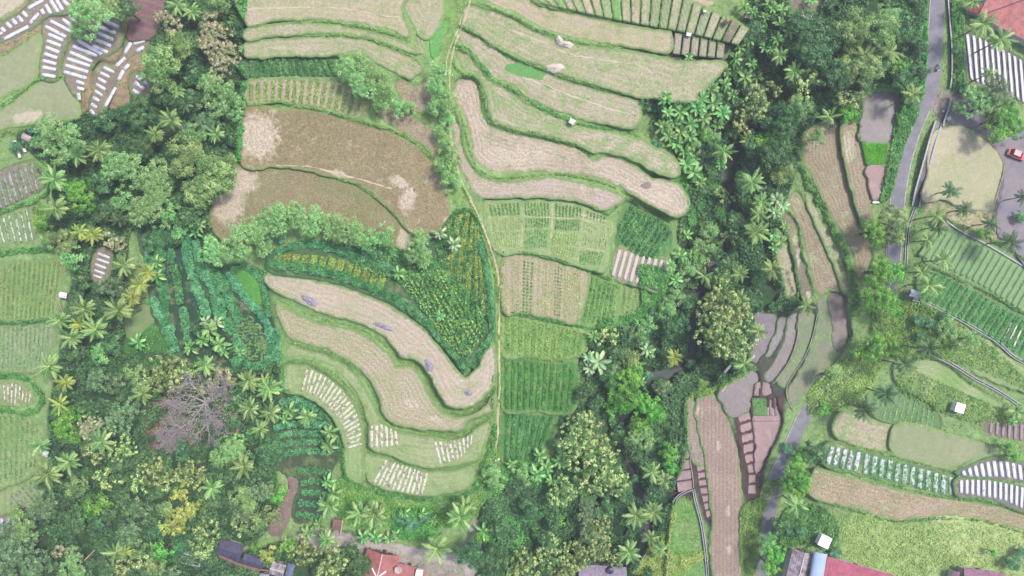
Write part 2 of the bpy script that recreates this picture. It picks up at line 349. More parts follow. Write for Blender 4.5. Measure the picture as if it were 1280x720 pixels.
F('plow', [(571,102),(585,97),(596,103),(600,125),(605,145),(614,159),(640,167),(670,173),(705,181),(732,190),(742,201),(760,196),(780,202),(800,212),(815,223),(845,230),(858,245),(860,262),(850,270),(835,267),(812,254),(790,241),(770,230),(740,220),(690,214),(640,217),(620,216),(602,208),(592,195),(589,175),(584,158),(578,138),(567,125)], 'ploughed pinkish terrace with contour lines')
F('plow', [(567,140),(574,160),(579,185),(586,205),(600,220),(625,229),(660,225),(690,222),(730,230),(765,240),(778,248),(765,259),(750,262),(735,255),(715,250),(690,247),(650,246),(607,247),(592,240),(580,220),(572,195),(566,165)], 'lower pinkish terrace above the vegetable plots', c1=(194,176,164))
F('soil', [(843,40),(905,53),(905,72),(870,70),(841,65)], 'dark edged soil plots', c1=(146,132,124), c2=(140,134,116))
F('bpink', [(858,-4),(893,0),(884,9),(862,2)], 'patch of bare sand at the top of the photo', fine=.08)
F('bpink', [(930,36),(940,37),(936,54),(928,54)], 'small bare sand bed', fine=.08)
# --- vegetable plots in the middle
F('green', [(605,252),(650,249),(700,251),(735,258),(757,270),(768,278),(766,302),(757,337),(735,336),(700,326),(660,316),(618,313)], 'green field under the vegetable plots', edge=(120,160,96))
F('rowgrn', [(786,253),(800,262),(830,276),(842,292),(838,315),(815,324),(790,320),(768,305),(771,279)], 'dark green leafy crop patch', c1=(88,138,84), c2=(98,146,88), c3=(76,128,76))
F('rowtan', [(772,308),(796,316),(810,326),(838,326),(828,364),(800,358),(763,345)], 'soil under the whitish beds', c1=(150,150,120), edge=(110,150,90))
F('rowtan', [(629,319),(660,320),(700,329),(735,341),(722,402),(690,398),(655,391),(629,388)], 'field of brown and green crop columns')
F('rowgrn', [(738,344),(760,352),(776,356),(768,405),(745,409),(726,404)], 'green crop columns beside the brown columns', c1=(124,166,94), c2=(134,168,104))
F('rowtan', [(778,358),(826,366),(822,386),(795,400),(771,404)], 'brownish green crop columns at the curved bank', c1=(146,158,114), c2=(140,166,104))
F('rowgrn', [(629,394),(655,397),(690,405),(722,410),(734,416),(728,444),(690,449),(660,446),(628,444)], 'yellow green crop columns', c1=(148,176,104), c2=(132,168,96))
F('rowgrn', [(628,449),(690,453),(722,456),(716,514),(670,514),(628,511)], 'deep green ridged crop field', c1=(88,146,80), c2=(80,138,74))
F('rowgrn', [(628,516),(670,518),(696,520),(692,548),(676,574),(650,580),(628,580)], 'lower deep green ridged crop field', c1=(88,142,80), c2=(80,134,74))
# --- the amphitheatre
F('furr', [(332,344),(362,346),(400,353),(440,363),(470,376),(500,391),(530,413),(550,436),(566,458),(580,473),(591,469),(600,455),(608,438),(618,434),(617,478),(600,499),(580,510),(562,507),(551,495),(542,476),(531,460),(516,448),(502,447),(492,431),(472,414),(440,400),(405,392),(375,378),(350,367),(335,355)], 'highest curved terrace of the amphitheatre, dry and pinkish', z=.9)
F('mott', [(346,380),(370,393),(405,406),(440,413),(467,427),(485,443),(496,460),(512,459),(523,470),(531,485),(542,505),(558,519),(580,523),(600,514),(617,497),(617,511),(600,519),(585,526),(575,537),(550,538),(520,535),(490,528),(480,517),(475,498),(465,478),(450,460),(430,446),(405,434),(380,428),(362,421),(352,405)], 'second curved terrace of the amphitheatre, speckled brown', z=0)
F('green', [(361,431),(380,437),(405,443),(428,455),(446,471),(458,490),(468,512),(477,528),(500,540),(545,548),(575,550),(600,534),(614,524),(609,545),(600,570),(588,577),(560,582),(530,583),(500,574),(480,566),(464,560),(462,540),(457,516),(448,492),(430,471),(410,456),(385,446),(360,446)], 'third curved terrace of the amphitheatre, smooth and green', z=-1.0, c1=(154,170,118), c2=(164,174,130))
F('green', [(458,568),(480,573),(500,581),(530,589),(560,589),(590,584),(598,585),(592,600),(580,611),(550,618),(520,618),(490,613),(465,605),(457,590)], 'lowest green terrace of the amphitheatre', z=-2.2)
F('green', [(357,457),(380,456),(404,467),(424,482),(440,502),(449,525),(453,555),(453,600),(440,601),(431,590),(431,560),(425,540),(410,515),(390,500),(370,492),(356,490),(354,470)], 'crescent green terrace on the left of the amphitheatre', z=-1.9)
# --- crop bank between hedges
F('dsoil', [(334,322),(352,312),(400,312),(450,322),(490,336),(505,300),(565,290),(575,272),(592,270),(604,310),(612,350),(618,400),(612,428),(596,440),(580,462),(560,440),(530,406),(490,380),(440,360),(400,349),(340,340)], 'dark soil of the leafy crop bank', z=1.2, c1=(84,112,76), c2=(76,108,74))
F('dsoil', [(178,286),(250,288),(262,326),(300,330),(330,344),(338,380),(347,424),(338,455),(300,462),(240,452),(212,436),(205,420),(190,390),(184,340)], 'dark soil under the curved teal crop rows', c1=(58,86,64), c2=(50,78,60))
F('brgrn', [(290,334),(308,336),(322,356),(329,378),(322,380),(308,368),(298,350)], 'grassy strip between teal crop rows', c1=(98,158,74), c2=(86,148,70), z=None)
F('brgrn', [(230,356),(238,362),(250,400),(252,428),(240,430),(236,400)], 'narrow grassy strip between teal crop rows', c1=(70,130,72), c2=(62,122,68))
F('rowgrn', [(298,398),(312,397),(330,414),(340,430),(336,446),(300,446),(298,424)], 'grassy plot with brown furrows at the end of the teal rows', c1=(116,158,90), c2=(104,148,82))
F('dsoil', [(338,500),(400,500),(420,530),(425,570),(412,600),(408,640),(372,656),(366,640),(374,600),(350,590),(342,566)], 'dark soil of the teal crop rows left of the amphitheatre', c1=(70,84,66), c2=(78,92,68), c3=(98,96,78))
F('soil', [(352,578),(368,586),(374,600),(368,636),(352,668),(336,666),(346,640),(358,620),(360,600)], 'bare brown path field beside the crop rows', c1=(150,126,120), c2=(134,116,110), edge=None)
# --- right, beyond the ravine
F('soil', [(990,-20),(1030,-20),(1024,14),(1014,26),(990,14)], 'small bed plot at the top behind the trees', kind='dir', per=1.4, ang=R(-10), c1=(140,140,116))
F('dry', [(1006,166),(1024,158),(1046,150),(1050,180),(1057,210),(1066,240),(1077,270),(1087,300),(1090,322),(1081,345),(1072,350),(1063,312),(1045,280),(1030,250),(1016,222),(1006,200)], 'large tan terrace left of the road')
F('dry', [(1052,158),(1072,155),(1079,180),(1085,212),(1087,240),(1091,272),(1084,290),(1070,255),(1061,220),(1054,188)], 'narrow brown terrace left of the road')
F('wet', [(1086,119),(1126,119),(1121,148),(1113,176),(1077,175),(1078,150)], 'flooded grey paddy beside the road', z=-.6, rough=.5)
F('vivid', [(1077,178),(1111,179),(1107,206),(1083,206)], 'vivid green rice seedbed beside the road', z=-.55, sharp=True)
F('purp', [(1085,209),(1105,209),(1105,225),(1098,244),(1092,250),(1087,230)], 'small pinkish soil plot below the seedbed', z=-.6)
F('dry', [(984,252),(994,240),(1002,250),(1016,278),(1030,308),(1042,336),(1050,362),(1036,362),(1022,369),(1013,340),(1007,315),(1003,290),(994,270)], 'greyish brown terrace below the long hedge', z=-3.4)
F('gtan', [(1008,236),(1016,252),(1030,280),(1046,306),(1058,340),(1062,364),(1053,363),(1044,334),(1031,306),(1018,276),(1008,256)], 'narrow green terrace below the long hedge', z=-2.9)
F('soil', [(977,268),(988,270),(999,290),(1001,315),(1009,342),(1015,370),(1004,374),(999,350),(994,325),(986,300)], 'pale brown terrace with whitish patches', z=-4)
F('wet', [(1036,372),(1054,366),(1059,388),(1062,412),(1054,432),(1044,436),(1040,400)], 'purplish brown upper part of the largest wet paddy', z=-4.15, c1=(134,118,116), c2=(146,132,128))
F('gtan', [(966,286),(978,290),(986,312),(992,340),(996,366),(986,372),(978,350),(972,320)], 'narrow weedy terrace beside the ravine trees', z=-4.8)
F('wetg', [(1023,376),(1040,366),(1056,366),(1058,395),(1063,424),(1050,443),(1026,471),(1001,497),(990,511),(985,490),(991,478),(1008,449),(1018,421),(1024,396)], 'largest wet paddy with green weed', z=-4.2)
F('wetg', [(1000,394),(1020,394),(1014,420),(1004,446),(987,471),(983,484),(971,477),(986,456),(996,430)], 'narrow weedy paddy', z=-4.6)
F('wet', [(985,398),(997,394),(995,421),(987,446),(974,466),(963,476),(955,470),(966,455),(978,435),(984,415)], 'long curved grey paddy', z=-5.0)
F('wet', [(973,400),(981,399),(976,424),(963,444),(957,447),(966,426),(972,412)], 'thin curved grey paddy', z=-5.2, c1=(144,138,142))
F('wet', [(944,394),(960,392),(970,396),(967,416),(960,432),(950,448),(944,456),(939,440),(946,420)], 'dark purple paddy beside the flowering tree', z=-5.5, c1=(138,126,134), c2=(128,120,130))
F('wet', [(898,494),(912,478),(938,464),(948,470),(946,486),(938,500),(936,512),(920,521),(910,517),(904,506)], 'grey paddy with a dark left part', z=-5.8)
F('plow', [(871,502),(880,496),(892,495),(902,507),(912,530),(922,560),(926,600),(927,655),(923,735),(895,735),(888,690),(890,650),(886,610),(880,565),(872,530)], 'long brown strip field running down to the bottom edge', kind='dir', per=.9, ang=R(90), c1=(170,148,136), c2=(160,140,128), z=-6.3, weed=.1)
F('plow', [(857,504),(867,503),(872,530),(878,560),(880,580),(870,580),(862,560)], 'narrow brown strip beside the long strip field', c1=(168,150,140), c2=(160,146,132), z=-6.5)
F('purp', [(945,512),(975,515),(974,540),(962,566),(948,590),(944,585),(946,555)], 'pinkish brown soil triangle between paddies', z=-5.4)
F('brgrn', [(940,498),(960,498),(960,520),(941,520)], 'small square of green seedlings', c1=(112,146,92), c2=(130,144,110), fine=.5, z=-5.35, sharp=True)
F('pave', [(1192,122),(1225,140),(1252,160),(1300,166),(1300,335),(1264,308),(1246,284),(1257,214),(1252,195),(1218,160),(1191,155)], 'purplish grey paved yard beside the dry lawn', z=1.12)
F('lawn', [(1167,168),(1192,160),(1216,165),(1238,182),(1252,200),(1253,214),(1244,252),(1238,262),(1205,258),(1178,248),(1155,250),(1160,215)], 'dry lawn of the yard inside a low kerb', z=1.2)
F('rowgrn', [(1168,294),(1196,286),(1290,338),(1290,392),(1230,362),(1180,338),(1156,326)], 'upper green bed field at the right edge', c1=(130,168,112), c2=(120,160,102))
F('rowgrn', [(1150,338),(1176,342),(1230,370),(1290,402),(1290,452),(1232,420),(1190,396),(1152,376)], 'lower green bed field at the right edge', c1=(104,150,100), c2=(96,142,94))
F('green', [(1188,398),(1215,412),(1262,444),(1290,470),(1290,490),(1245,478),(1200,452),(1184,430)], 'grassy terrace between two concrete channels')
F('green', [(1128,450),(1172,452),(1212,480),(1262,512),(1262,540),(1220,530),(1170,506),(1125,480),(1118,462)], 'grassy terrace with leafy vegetables', c1=(140,170,104))
F('rowgrn', [(1098,482),(1128,490),(1168,512),(1172,540),(1128,532),(1090,520),(1082,500)], 'green plot with thin pale lines between palms', c1=(116,148,104), c2=(104,142,92))
F('bpink', [(1232,522),(1290,528),(1290,552),(1250,548),(1232,540)], 'soil under the greyish beds at the right edge', c1=(140,124,118), c2=(130,120,112))
F('gtan', [(1050,516),(1082,522),(1120,530),(1112,564),(1046,546)], 'weedy tan terrace beside the road')
F('pond', [(1122,530),(1180,540),(1235,556),(1256,568),(1220,574),(1184,586),(1145,578),(1116,566)], 'smooth olive terrace at the right')
F('soil', [(1034,555),(1070,562),(1130,578),(1185,592),(1196,596),(1195,620),(1160,614),(1110,602),(1032,582)], 'soil under the leafy mulch beds', c1=(104,140,92), c2=(96,134,86))
F('soil', [(1199,588),(1240,574),(1290,582),(1290,602),(1240,598),(1200,594)], 'soil under the upper white mulch beds at the right', c1=(120,112,112), c2=(130,124,116))
F('soil', [(1197,599),(1240,602),(1290,612),(1290,642),(1236,624),(1197,620)], 'soil under the lower white mulch beds at the right', c1=(120,112,112), c2=(130,124,116))
F('mott', [(1018,588),(1040,592),(1100,606),(1160,620),(1205,626),(1250,634),(1290,648),(1290,664),(1250,656),(1200,646),(1150,647),(1120,650),(1080,638),(1016,620)], 'long brown terrace at the lower right', c1=(180,160,138), c2=(162,152,120), fine=.5)
F('soil', [(1204,40),(1222,46),(1290,84),(1290,126),(1256,118),(1212,104)], 'soil under the wide white mulch beds', c1=(110,102,106), c2=(124,116,112))
F('green', [(839,650),(850,624),(860,626),(872,640),(882,700),(884,735),(838,735)], 'bright green grass field between channels', c1=(116,172,92), c2=(128,168,104), scale=.06)
# little boxed plots: purple soil with dark rims
def ladder(A, B, n, w=.6, t0=0., t1=1., step=4):
    A = crom(A, step=step); B = crom(B, step=step); out_ = []
    for k in range(n):
        a = t0+(t1-t0)*(k+.5-w/2)/n; b = t0+(t1-t0)*(k+.5+w/2)/n
        pa = along(A, [a, b]); pb = along(B, [a, b]); out_.append([tuple(pa[0]), tuple(pa[1]), tuple(pb[1]), tuple(pb[0])])
    return out_
for q in ladder([(859,562),(850,585),(846,600),(848,616)], [(862,560),(865,585),(866,600),(866,612)], 4, .86): F('purp', q, 'small boxed purple soil plot', z=-6.7, sharp=True)
for q in ladder([(871,580),(874,605),(880,630),(884,648)], [(881,580),(887,602),(892,625),(893,645)], 7, .8): F('purp', q, 'small boxed purple soil plot', z=-6.6, sharp=True)
for q in ladder([(923,518),(927,545),(931,572),(936,590),(935,618)], [(938,512),(943,540),(944,565),(945,590),(945,618)], 8, .84): F('purp', q, 'small boxed purple soil plot', z=-5.9, sharp=True)
for q in [[(944,480),(951,477),(950,495),(942,496)],[(953,477),(962,478),(967,492),(960,495),(952,495)],[(962,499),(966,499),(967,520),(962,520)],[(968,497),(972,498),(973,518),(969,520)],[(943,523),(974,523),(974,527),(943,527)]]:
    F('purp', q, 'small boxed purple soil plot', z=-5.3, sharp=True)
# strip plots at the top right: a different crop state in every strip
_c = [('gtan',{}),('tan',{}),('brgrn',dict(c1=(140,170,108),c2=(150,172,118))),('rowtan',{}),('gtan',{}),('bpink',{}),('tan',{}),('brgrn',dict(c1=(146,172,116),c2=(156,172,124))),('brgrn',dict(c1=(118,172,96),c2=(126,170,104))),('tan',{}),('bpink',dict(c1=(188,168,150))),('gtan',{}),('fine',{}),('fine',dict(c1=(156,150,122))),('gtan',{}),('fine',{}),('gtan',{}),('fine',{}),('gtan',{}),('fine',{}),('soil',{}),('gtan',{})]
for k, q in enumerate(ladder([(656,-14),(760,-8),(845,-4),(880,8),(938,36)], [(676,4),(740,18),(800,30),(860,41),(924,56)], 22, .86)):
    s_, kw = _c[k]; F(s_, q, 'narrow strip plot in the top row of strips', z=4.3 if k < 9 else 3.9, sharp=True, ew=.25, **kw)
for k, q in enumerate(ladder([(843,40),(870,44),(907,54)], [(840,67),(870,70),(905,73)], 6, .84)):
    F('soil', q, 'small dark edged plot in the short row of strips', z=3.1, sharp=True, ew=.2, c1=(172,160,146), c2=(164,158,138))

# ------------------------------------------------------------------ raster of the land at one photo pixel
U0, V0, U1, V1 = -60, -60, 1340, 780
gu, gv = np.meshgrid(np.arange(U0, U1), np.arange(V0, V1))
ZB = zbase(gu[::4, ::4], gv[::4, ::4]); ZB = np.repeat(np.repeat(ZB, 4, 0), 4, 1)[:gu.shape[0], :gu.shape[1]]
def blur(a, r, n=2):
    for _ in range(n):
        for ax in (0, 1):
            p = np.concatenate([np.repeat(np.take(a,[0],ax), r+1, ax), a, np.repeat(np.take(a,[-1],ax), r, ax)], ax)
            c = np.cumsum(p, ax); k = 2*r+1
            a = (np.take(c, range(k, c.shape[ax]), ax)-np.take(c, range(0, c.shape[ax]-k), ax))/k
    return a
ZB = blur(ZB, 5)
def raster(poly, pad=0):
    P = np.array(poly); x0, x1 = int(P[:,0].min())-pad-U0, int(P[:,0].max())+pad+2-U0; y0, y1 = int(P[:,1].min())-pad-V0, int(P[:,1].max())+pad+2-V0
    x0, y0 = max(0,x0), max(0,y0); x1, y1 = min(gu.shape[1],x1), min(gu.shape[0],y1)
    return slice(y0,y1), slice(x0,x1)
ZG = ZB.copy(); MASK = np.zeros(gu.shape, bool)
for f in FIELDS:
    P = np.array(f['pts'], float) if f['sharp'] else crom(f['pts'], True, 3)
    if not f['sharp']:
        P = P+np.stack([vnoise(P[:,0], P[:,1], 8, 3)-.5, vnoise(P[:,0], P[:,1], 8, 4)-.5], 1)*2.6+np.stack([vnoise(P[:,0], P[:,1], 3.3, 5)-.5, vnoise(P[:,0], P[:,1], 3.3, 6)-.5], 1)*1.3
    if not f['sharp']:
        T = np.roll(P,-1,0)-np.roll(P,1,0); T /= np.maximum(1e-6, np.hypot(T[:,0],T[:,1]))[:,None]; x_, y_ = P[:,0], P[:,1]; sg_ = 1 if np.sum(x_*np.roll(y_,-1)-y_*np.roll(x_,-1)) > 0 else -1
        P = P+np.stack([T[:,1],-T[:,0]],1)*sg_*1.6
    f['P'] = P; cx, cy = P.mean(0)
    if f['z'] is None: f['z'] = float(zbase(cx, cy))+f['dz']
for f in FIELDS:
    sl = raster(f['P']); ins = pip(gu[sl]+.5, gv[sl]+.5, f['P']); ZG[sl][ins] = f['z']; MASK[sl] |= ins
ZF = ZG.copy()
ZS = blur(ZG, 1, 3)
near = blur(MASK.astype(float), 2, 2)
ZG = ZS+np.where(MASK, 0, .16*np.clip(near*3, 0, 1))+(vnoise(gu, gv, 4, 11)-.5)*.18
for f in FIELDS:   # dead flat just under each field, except the last pixel at its rim
    sl = raster(f['P']); P = f['P']; U_, V_ = gu[sl]+.5, gv[sl]+.5; ins = pip(U_, V_, P)
    if not f['sharp']: 
        d = pdist(U_, V_, P[::2], True); ins &= d > 1.0
    ZG[sl][ins] = f['z']-.10 if not f['sharp'] else f['z']-.08
def zat(u, v):
    x = np.clip(np.asarray(u, float)-U0, 0, gu.shape[1]-2); y = np.clip(np.asarray(v, float)-V0, 0, gu.shape[0]-2)
    xi = x.astype(int); yi = y.astype(int); fx = x-xi; fy = y-yi
    return (ZG[yi,xi]*(1-fx)+ZG[yi,xi+1]*fx)*(1-fy)+(ZG[yi+1,xi]*(1-fx)+ZG[yi+1,xi+1]*fx)*fy
# stream beds and road corridor are carved / levelled
RIVER = [(945,150),(925,185),(908,215),(912,250),(905,300),(880,350),(868,400),(865,445),(840,466),(815,470),(795,500),(776,532),(785,570),(797,610),(815,640),(806,668),(796,690),(775,712),(755,745)]
ROAD = [(1174,-40),(1171,20),(1168,70),(1166,100),(1156,130),(1143,160),(1132,195),(1124,235),(1120,275),(1117,320),(1112,360),(1108,395),(1100,420),(1082,448),(1056,472),(1028,496),(1006,520),(994,545),(982,572),(968,602),(962,640),(957,675),(950,745)]
def carve(line, w, fn):
    L = crom(line, step=6); sl = raster(L, int(w)+3); d = pdist(gu[sl], gv[sl], L); return sl, d
sl, d = carve(RIVER, 16, None); zr = ZB[sl]-1.6; t = np.clip((d-5)/9, 0, 1); t = t*t*(3-2*t)
ZG[sl] = np.where(MASK[sl], ZG[sl], zr*(1-t)+ZG[sl]*t)
sl, d = carve(ROAD, 18, None); t = np.clip((d-11)/6, 0, 1); ZG[sl] = (ZB[sl]+.25)*(1-t)+ZG[sl]*t

# ground colours by region: soil and cover, soft edged
GC = np.zeros(gu.shape+(3,)); GC[:] = lin((136,168,110), .6)
n_ = vnoise(gu, gv, 9, 5)*.6+vnoise(gu, gv, 3, 6)*.4; n2_ = vnoise(gu, gv, 40, 8)
GC = GC*(0.78+.5*n_[...,None]); GC = GC*(1-.35*np.clip(n2_-.4,0,1)[...,None])+np.array(lin((150,160,104),.55))*(.35*np.clip(n2_-.4,0,1)[...,None])
def paint(pts, rgb, k=.55, soft=3, amt=1., var=.35, closed=True, w=None):
    P = crom(pts, closed, 6); sl = raster(P, 10+int(w or 0))
    if w is None:
        ins = pip(gu[sl]+.5, gv[sl]+.5, P).astype(float); a = blur(ins, soft, 1)
    else: a = np.clip((w+2*soft*(n_[sl]-.5)-pdist(gu[sl], gv[sl], P))/soft+.5, 0, 1)
    a = np.clip(a*1.6+(n_[sl]-.5)*1.2*(a > .02)*(a < .98)-.3, 0, 1)*amt
    c = np.array(lin(rgb, k))*(1-var/2+var*vnoise(gu[sl], gv[sl], 5, 21))[...,None]
    GC[sl] = GC[sl]*(1-a[...,None])+c*a[...,None]
FOREST = [
 [(205,-40),(302,-40),(302,60),(304,120),(296,200),(268,235),(262,290),(250,290),(180,284),(160,300),(160,400),(150,440),(205,440),(230,455),(300,462),(345,452),(350,500),(338,520),(345,575),(345,640),(330,668),(300,690),(440,665),(450,740),(-40,740),(-40,668),(30,650),(60,600),(60,520),(70,470),(80,400),(90,330),(60,300),(60,240),(50,200),(20,170),(60,155),(110,140),(120,140),(190,120),(185,60)],
 [(800,125),(870,125),(905,70),(940,20),(960,-40),(1160,-40),(1150,30),(1150,80),(1142,130),(1120,110),(1080,115),(1075,150),(1010,160),(1000,200),(985,245),(975,270),(990,310),(1005,380),(960,390),(945,400),(935,460),(900,480),(860,500),(858,560),(845,600),(840,640),(815,700),(790,740),(545,740),(600,700),(600,640),(640,600),(690,580),(700,520),(725,455),(740,420),(800,400),(840,360),(850,290),(850,200)],
]
paint([(-40,60),(30,5),(60,-30),(150,-30),(170,40),(190,60),(195,110),(150,140),(112,146),(98,140),(80,100),(50,98),(48,60),(50,42),(30,54),(-40,90)], (172,150,126), .55, var=.4)
for p in FOREST: paint(p, (66,96,64), .55)
for p in [[(158,385),(190,380),(205,400),(210,440),(185,470),(160,460),(150,430)]]: paint(p, (84,140,76))
paint([(180,505),(210,498),(226,520),(222,556),(200,566),(180,556)], (128,102,98))
paint([(842,225),(860,262),(862,300),(905,300),(910,250),(905,215),(870,215)], (88,152,76))
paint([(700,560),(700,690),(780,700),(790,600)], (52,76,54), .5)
paint([(1190,118),(1240,135),(1262,150),(1300,165),(1300,330),(1262,310),(1240,275),(1252,215),(1250,196),(1216,162),(1190,158)], (140,128,144), .55, var=.15)
paint([(1186,0),(1204,0),(1208,100),(1192,110)], (78,84,84))
paint([(400,662),(460,672),(545,690),(585,680),(590,650),(600,652),(598,690),(575,725),(400,690),(370,668)], (176,166,162), var=.15)
paint([(1160,255),(1240,262),(1300,330),(1300,345),(1200,290),(1170,290)], (186,178,148), var=.2)
paint([(1090,380),(1120,370),(1170,390),(1190,430),(1130,450),(1100,430)], (96,146,84))
paint([(1070,640),(1150,655),(1290,668),(1290,720),(1140,730),(1060,700)], (156,180,116), .6, var=.5)
paint([(1170,640),(1290,668),(1290,700),(1200,700)], (176,194,134), .62, var=.3)
paint([(1150,100),(1192,120),(1196,150),(1175,150),(1160,130)], (164,150,150), var=.15)
for p in [[(842,556),(868,556),(870,620),(842,622)],[(867,576),(884,574),(898,650),(880,652)],[(918,505),(945,470),(980,475),(980,520),(962,572),(948,625),(928,622)]]: paint(p, (98,84,82), .5)
for p in [[(928,440),(960,385),(1030,385),(1010,450),(985,490),(945,482)]]: paint(p, (92,100,92), .5)
paint([(836,30),(912,46),(912,78),(836,72)], (112,100,96))
paint([(560,-20),(590,-20),(572,60),(556,160),(575,235),(605,310),(628,400),(628,580),(600,640),(585,640),(610,580),(616,400),(600,300),(560,240),(545,160),(555,60)], (138,174,104), var=.3)
# ground sheet: dense in the picture, growing cells out to the horizon
def axis(a, b, st, far):
    core = np.arange(a, b+.1, st); o1 = a-np.array([20,60,150,400,1000,2500,far]); o2 = b+np.array([20,60,150,400,1000,2500,far])
    return np.r_[o1[::-1], core, o2]
au = axis(U0+2, U1-4, 2, 9000); av = axis(V0+2, V1-4, 2, 9000); AU, AV = np.meshgrid(au, av)
AZ = zat(AU, AV); far_ = np.maximum(np.maximum(U0-AU, AU-U1), np.maximum(V0-AV, AV-V1)); AZ = np.where(far_ > 0, AZ*np.exp(-np.clip(far_,0,2000)/300), AZ)
nv, nu = AU.shape; idx = np.arange(nv*nu).reshape(nv, nu)
Fq = np.stack([idx[1:,:-1].ravel(), idx[1:,1:].ravel(), idx[:-1,1:].ravel(), idx[:-1,:-1].ravel()], 1)
cx = np.clip((AU-U0).astype(int), 0, gu.shape[1]-1); cy = np.clip((AV-V0).astype(int), 0, gu.shape[0]-1)
gme = mesh_np('ground', Wn(AU, AV, AZ).reshape(-1,3), Fq, {'cover': GC[cy, cx].reshape(-1,3)}, smooth=True)
N = NT('ground_cover'); a_ = N.attr('cover', 'Color'); na = N.noise(1.1, 6); nb = N.noise(.25, 4); nc = N.noise(6, 3)
m_ = N.math('ADD', N.math('ADD', N.math('MULTIPLY', na, .9), N.math('MULTIPLY', nb, .4)), N.math('MULTIPLY', nc, .35))
col = N.mix(1.0, a_, N.n('ShaderNodeCombineColor', inp={0: N.math('ADD', m_, .22), 1: N.math('ADD', m_, .18), 2: N.math('ADD', m_, .15)}).outputs[0], 'MULTIPLY')
tag(link('ground', gme, N.bsdf(col, .95, N.math('ADD', na, nc), .6, .25, .1)), kind='structure')

# ------------------------------------------------------------------ the fields
SPOTS = [(36,146,17,7,-.15),(425,218,10,4,.4),(510,250,9,16,.3),(500,228,12,6,.5),(995,300,3.5,7,0),(998,322,3,12,0),(1012,368,4,5,0),(898,557,2.6,8,0),(910,640,2.4,7,0),(911,688,3,6,0),(350,60,18,2,0),(375,62,10,2,0),
        (434,31,7,2,0),(540,293,7,4,0),(560,275,6,5,0),(1040,635,9,3,0),(872,512,2,6,0.1),(1142,385,6,2.4,.8),(505,300,8,16,.2),(1050,555,8,3,.3),(1020,590,4,2,0),(590,470,16,7,-.3),(515,505,10,5,.3),(545,525,9,4,.5),(322,170,24,26,0),(286,250,18,30,0),(305,225,16,14,0),(1060,185,8,18,0),(760,235,40,6,0.1),(820,240,20,12,.4),(640,195,40,10,0)]
FMC = {}
def build_field(f):
    P = f['P']; z = f['z']; pad = 3
    x0, y0 = P.min(0); x1, y1 = P.max(0); st = 3.0
    gx, gy = np.meshgrid(np.arange(x0+st/2, x1, st), np.arange(y0+st/2, y1, st)); gx = gx.ravel(); gy = gy.ravel()
    if len(gx):
        gx = gx+rng.uniform(-.25,.25,len(gx))*st; gy = gy+rng.uniform(-.25,.25,len(gy))*st
        ins = pip(gx, gy, P); gx, gy = gx[ins], gy[ins]; d = pdist(gx, gy, P, True); k = d > st*.35; gx, gy, d = gx[k], gy[k], d[k]
    else: d = np.zeros(0)
    if f['sharp']:   # add points along straight edges
        Q = []
        for i in range(len(P)):
            a, b = P[i], P[(i+1)%len(P)]; m = max(1, int(np.hypot(*(b-a))/4)); Q += [a+(b-a)*t/m for t in range(m)]
        P = np.array(Q)
    n = len(P)
    vs_ = [Vector(p) for p in P]+[Vector((a,b)) for a,b in zip(gx,gy)]
    r = delaunay_2d_cdt(vs_, [(i,(i+1)%n) for i in range(n)], [], 1, 1e-5)
    vo = np.array([tuple(v) for v in r[0]]); tri = [t for t in r[2] if len(t) == 3]
    orig = r[3]; ed = np.zeros(len(vo)); dd = np.r_[np.zeros(n), d]
    for i, o in enumerate(orig): ed[i] = max([dd[j] for j in o if j < len(dd)] or [0])
    zz = z+np.where(ed > 0, (vnoise(vo[:,0], vo[:,1], 6, 31)-.5)*.07, 0)
    V = Wn(vo[:,0], vo[:,1], zz); tri = np.array(tri)
    a, b, c = V[tri[:,0]], V[tri[:,1]], V[tri[:,2]]; nz = np.cross(b-a, c-a)[:,2]; tri[nz < 0] = tri[nz < 0][:, ::-1]
    # skirt
    inv = {}
    for i, o in enumerate(orig):
        for j in o:
            if j < n: inv[j] = i
    ring = [inv[j] for j in range(n) if j in inv]; m = len(ring); base = len(V)
    V2 = V[ring]-np.array([0,0,.5]); sk = []
    for i in range(m): p, q = ring[i], ring[(i+1)%m]; sk += [(p,q,base+(i+1)%m),(p,base+(i+1)%m,base+i)]
    V = np.vstack([V, V2]); ed = np.r_[ed, np.zeros(m)]
    sp = np.zeros(len(vo))
    for (su,sv,sa,sb,sr) in SPOTS:
        if x0-20 < su < x1+20 and y0-20 < sv < y1+20:
            du, dv = vo[:,0]-su, vo[:,1]-sv; p_, q_ = du*math.cos(sr)+dv*math.sin(sr), -du*math.sin(sr)+dv*math.cos(sr); sp = np.maximum(sp, np.clip(1.25-np.hypot(p_/sa, q_/sb)*.7, 0, 1))
    sp = np.r_[sp, np.zeros(m)]
    me = mesh_np('field', V, np.vstack([tri, np.array(sk)]), {'ed': ed*S, 'spot': sp})
    key = (f['style'], repr(sorted(f['kw'].items())))
    if key not in FMC: FMC[key] = field_mat(**{**ST[f['style']], **f['kw']})
    tag(link('field', me, FMC[key]), f['label'], kind='structure')
for f in FIELDS: build_field(f)
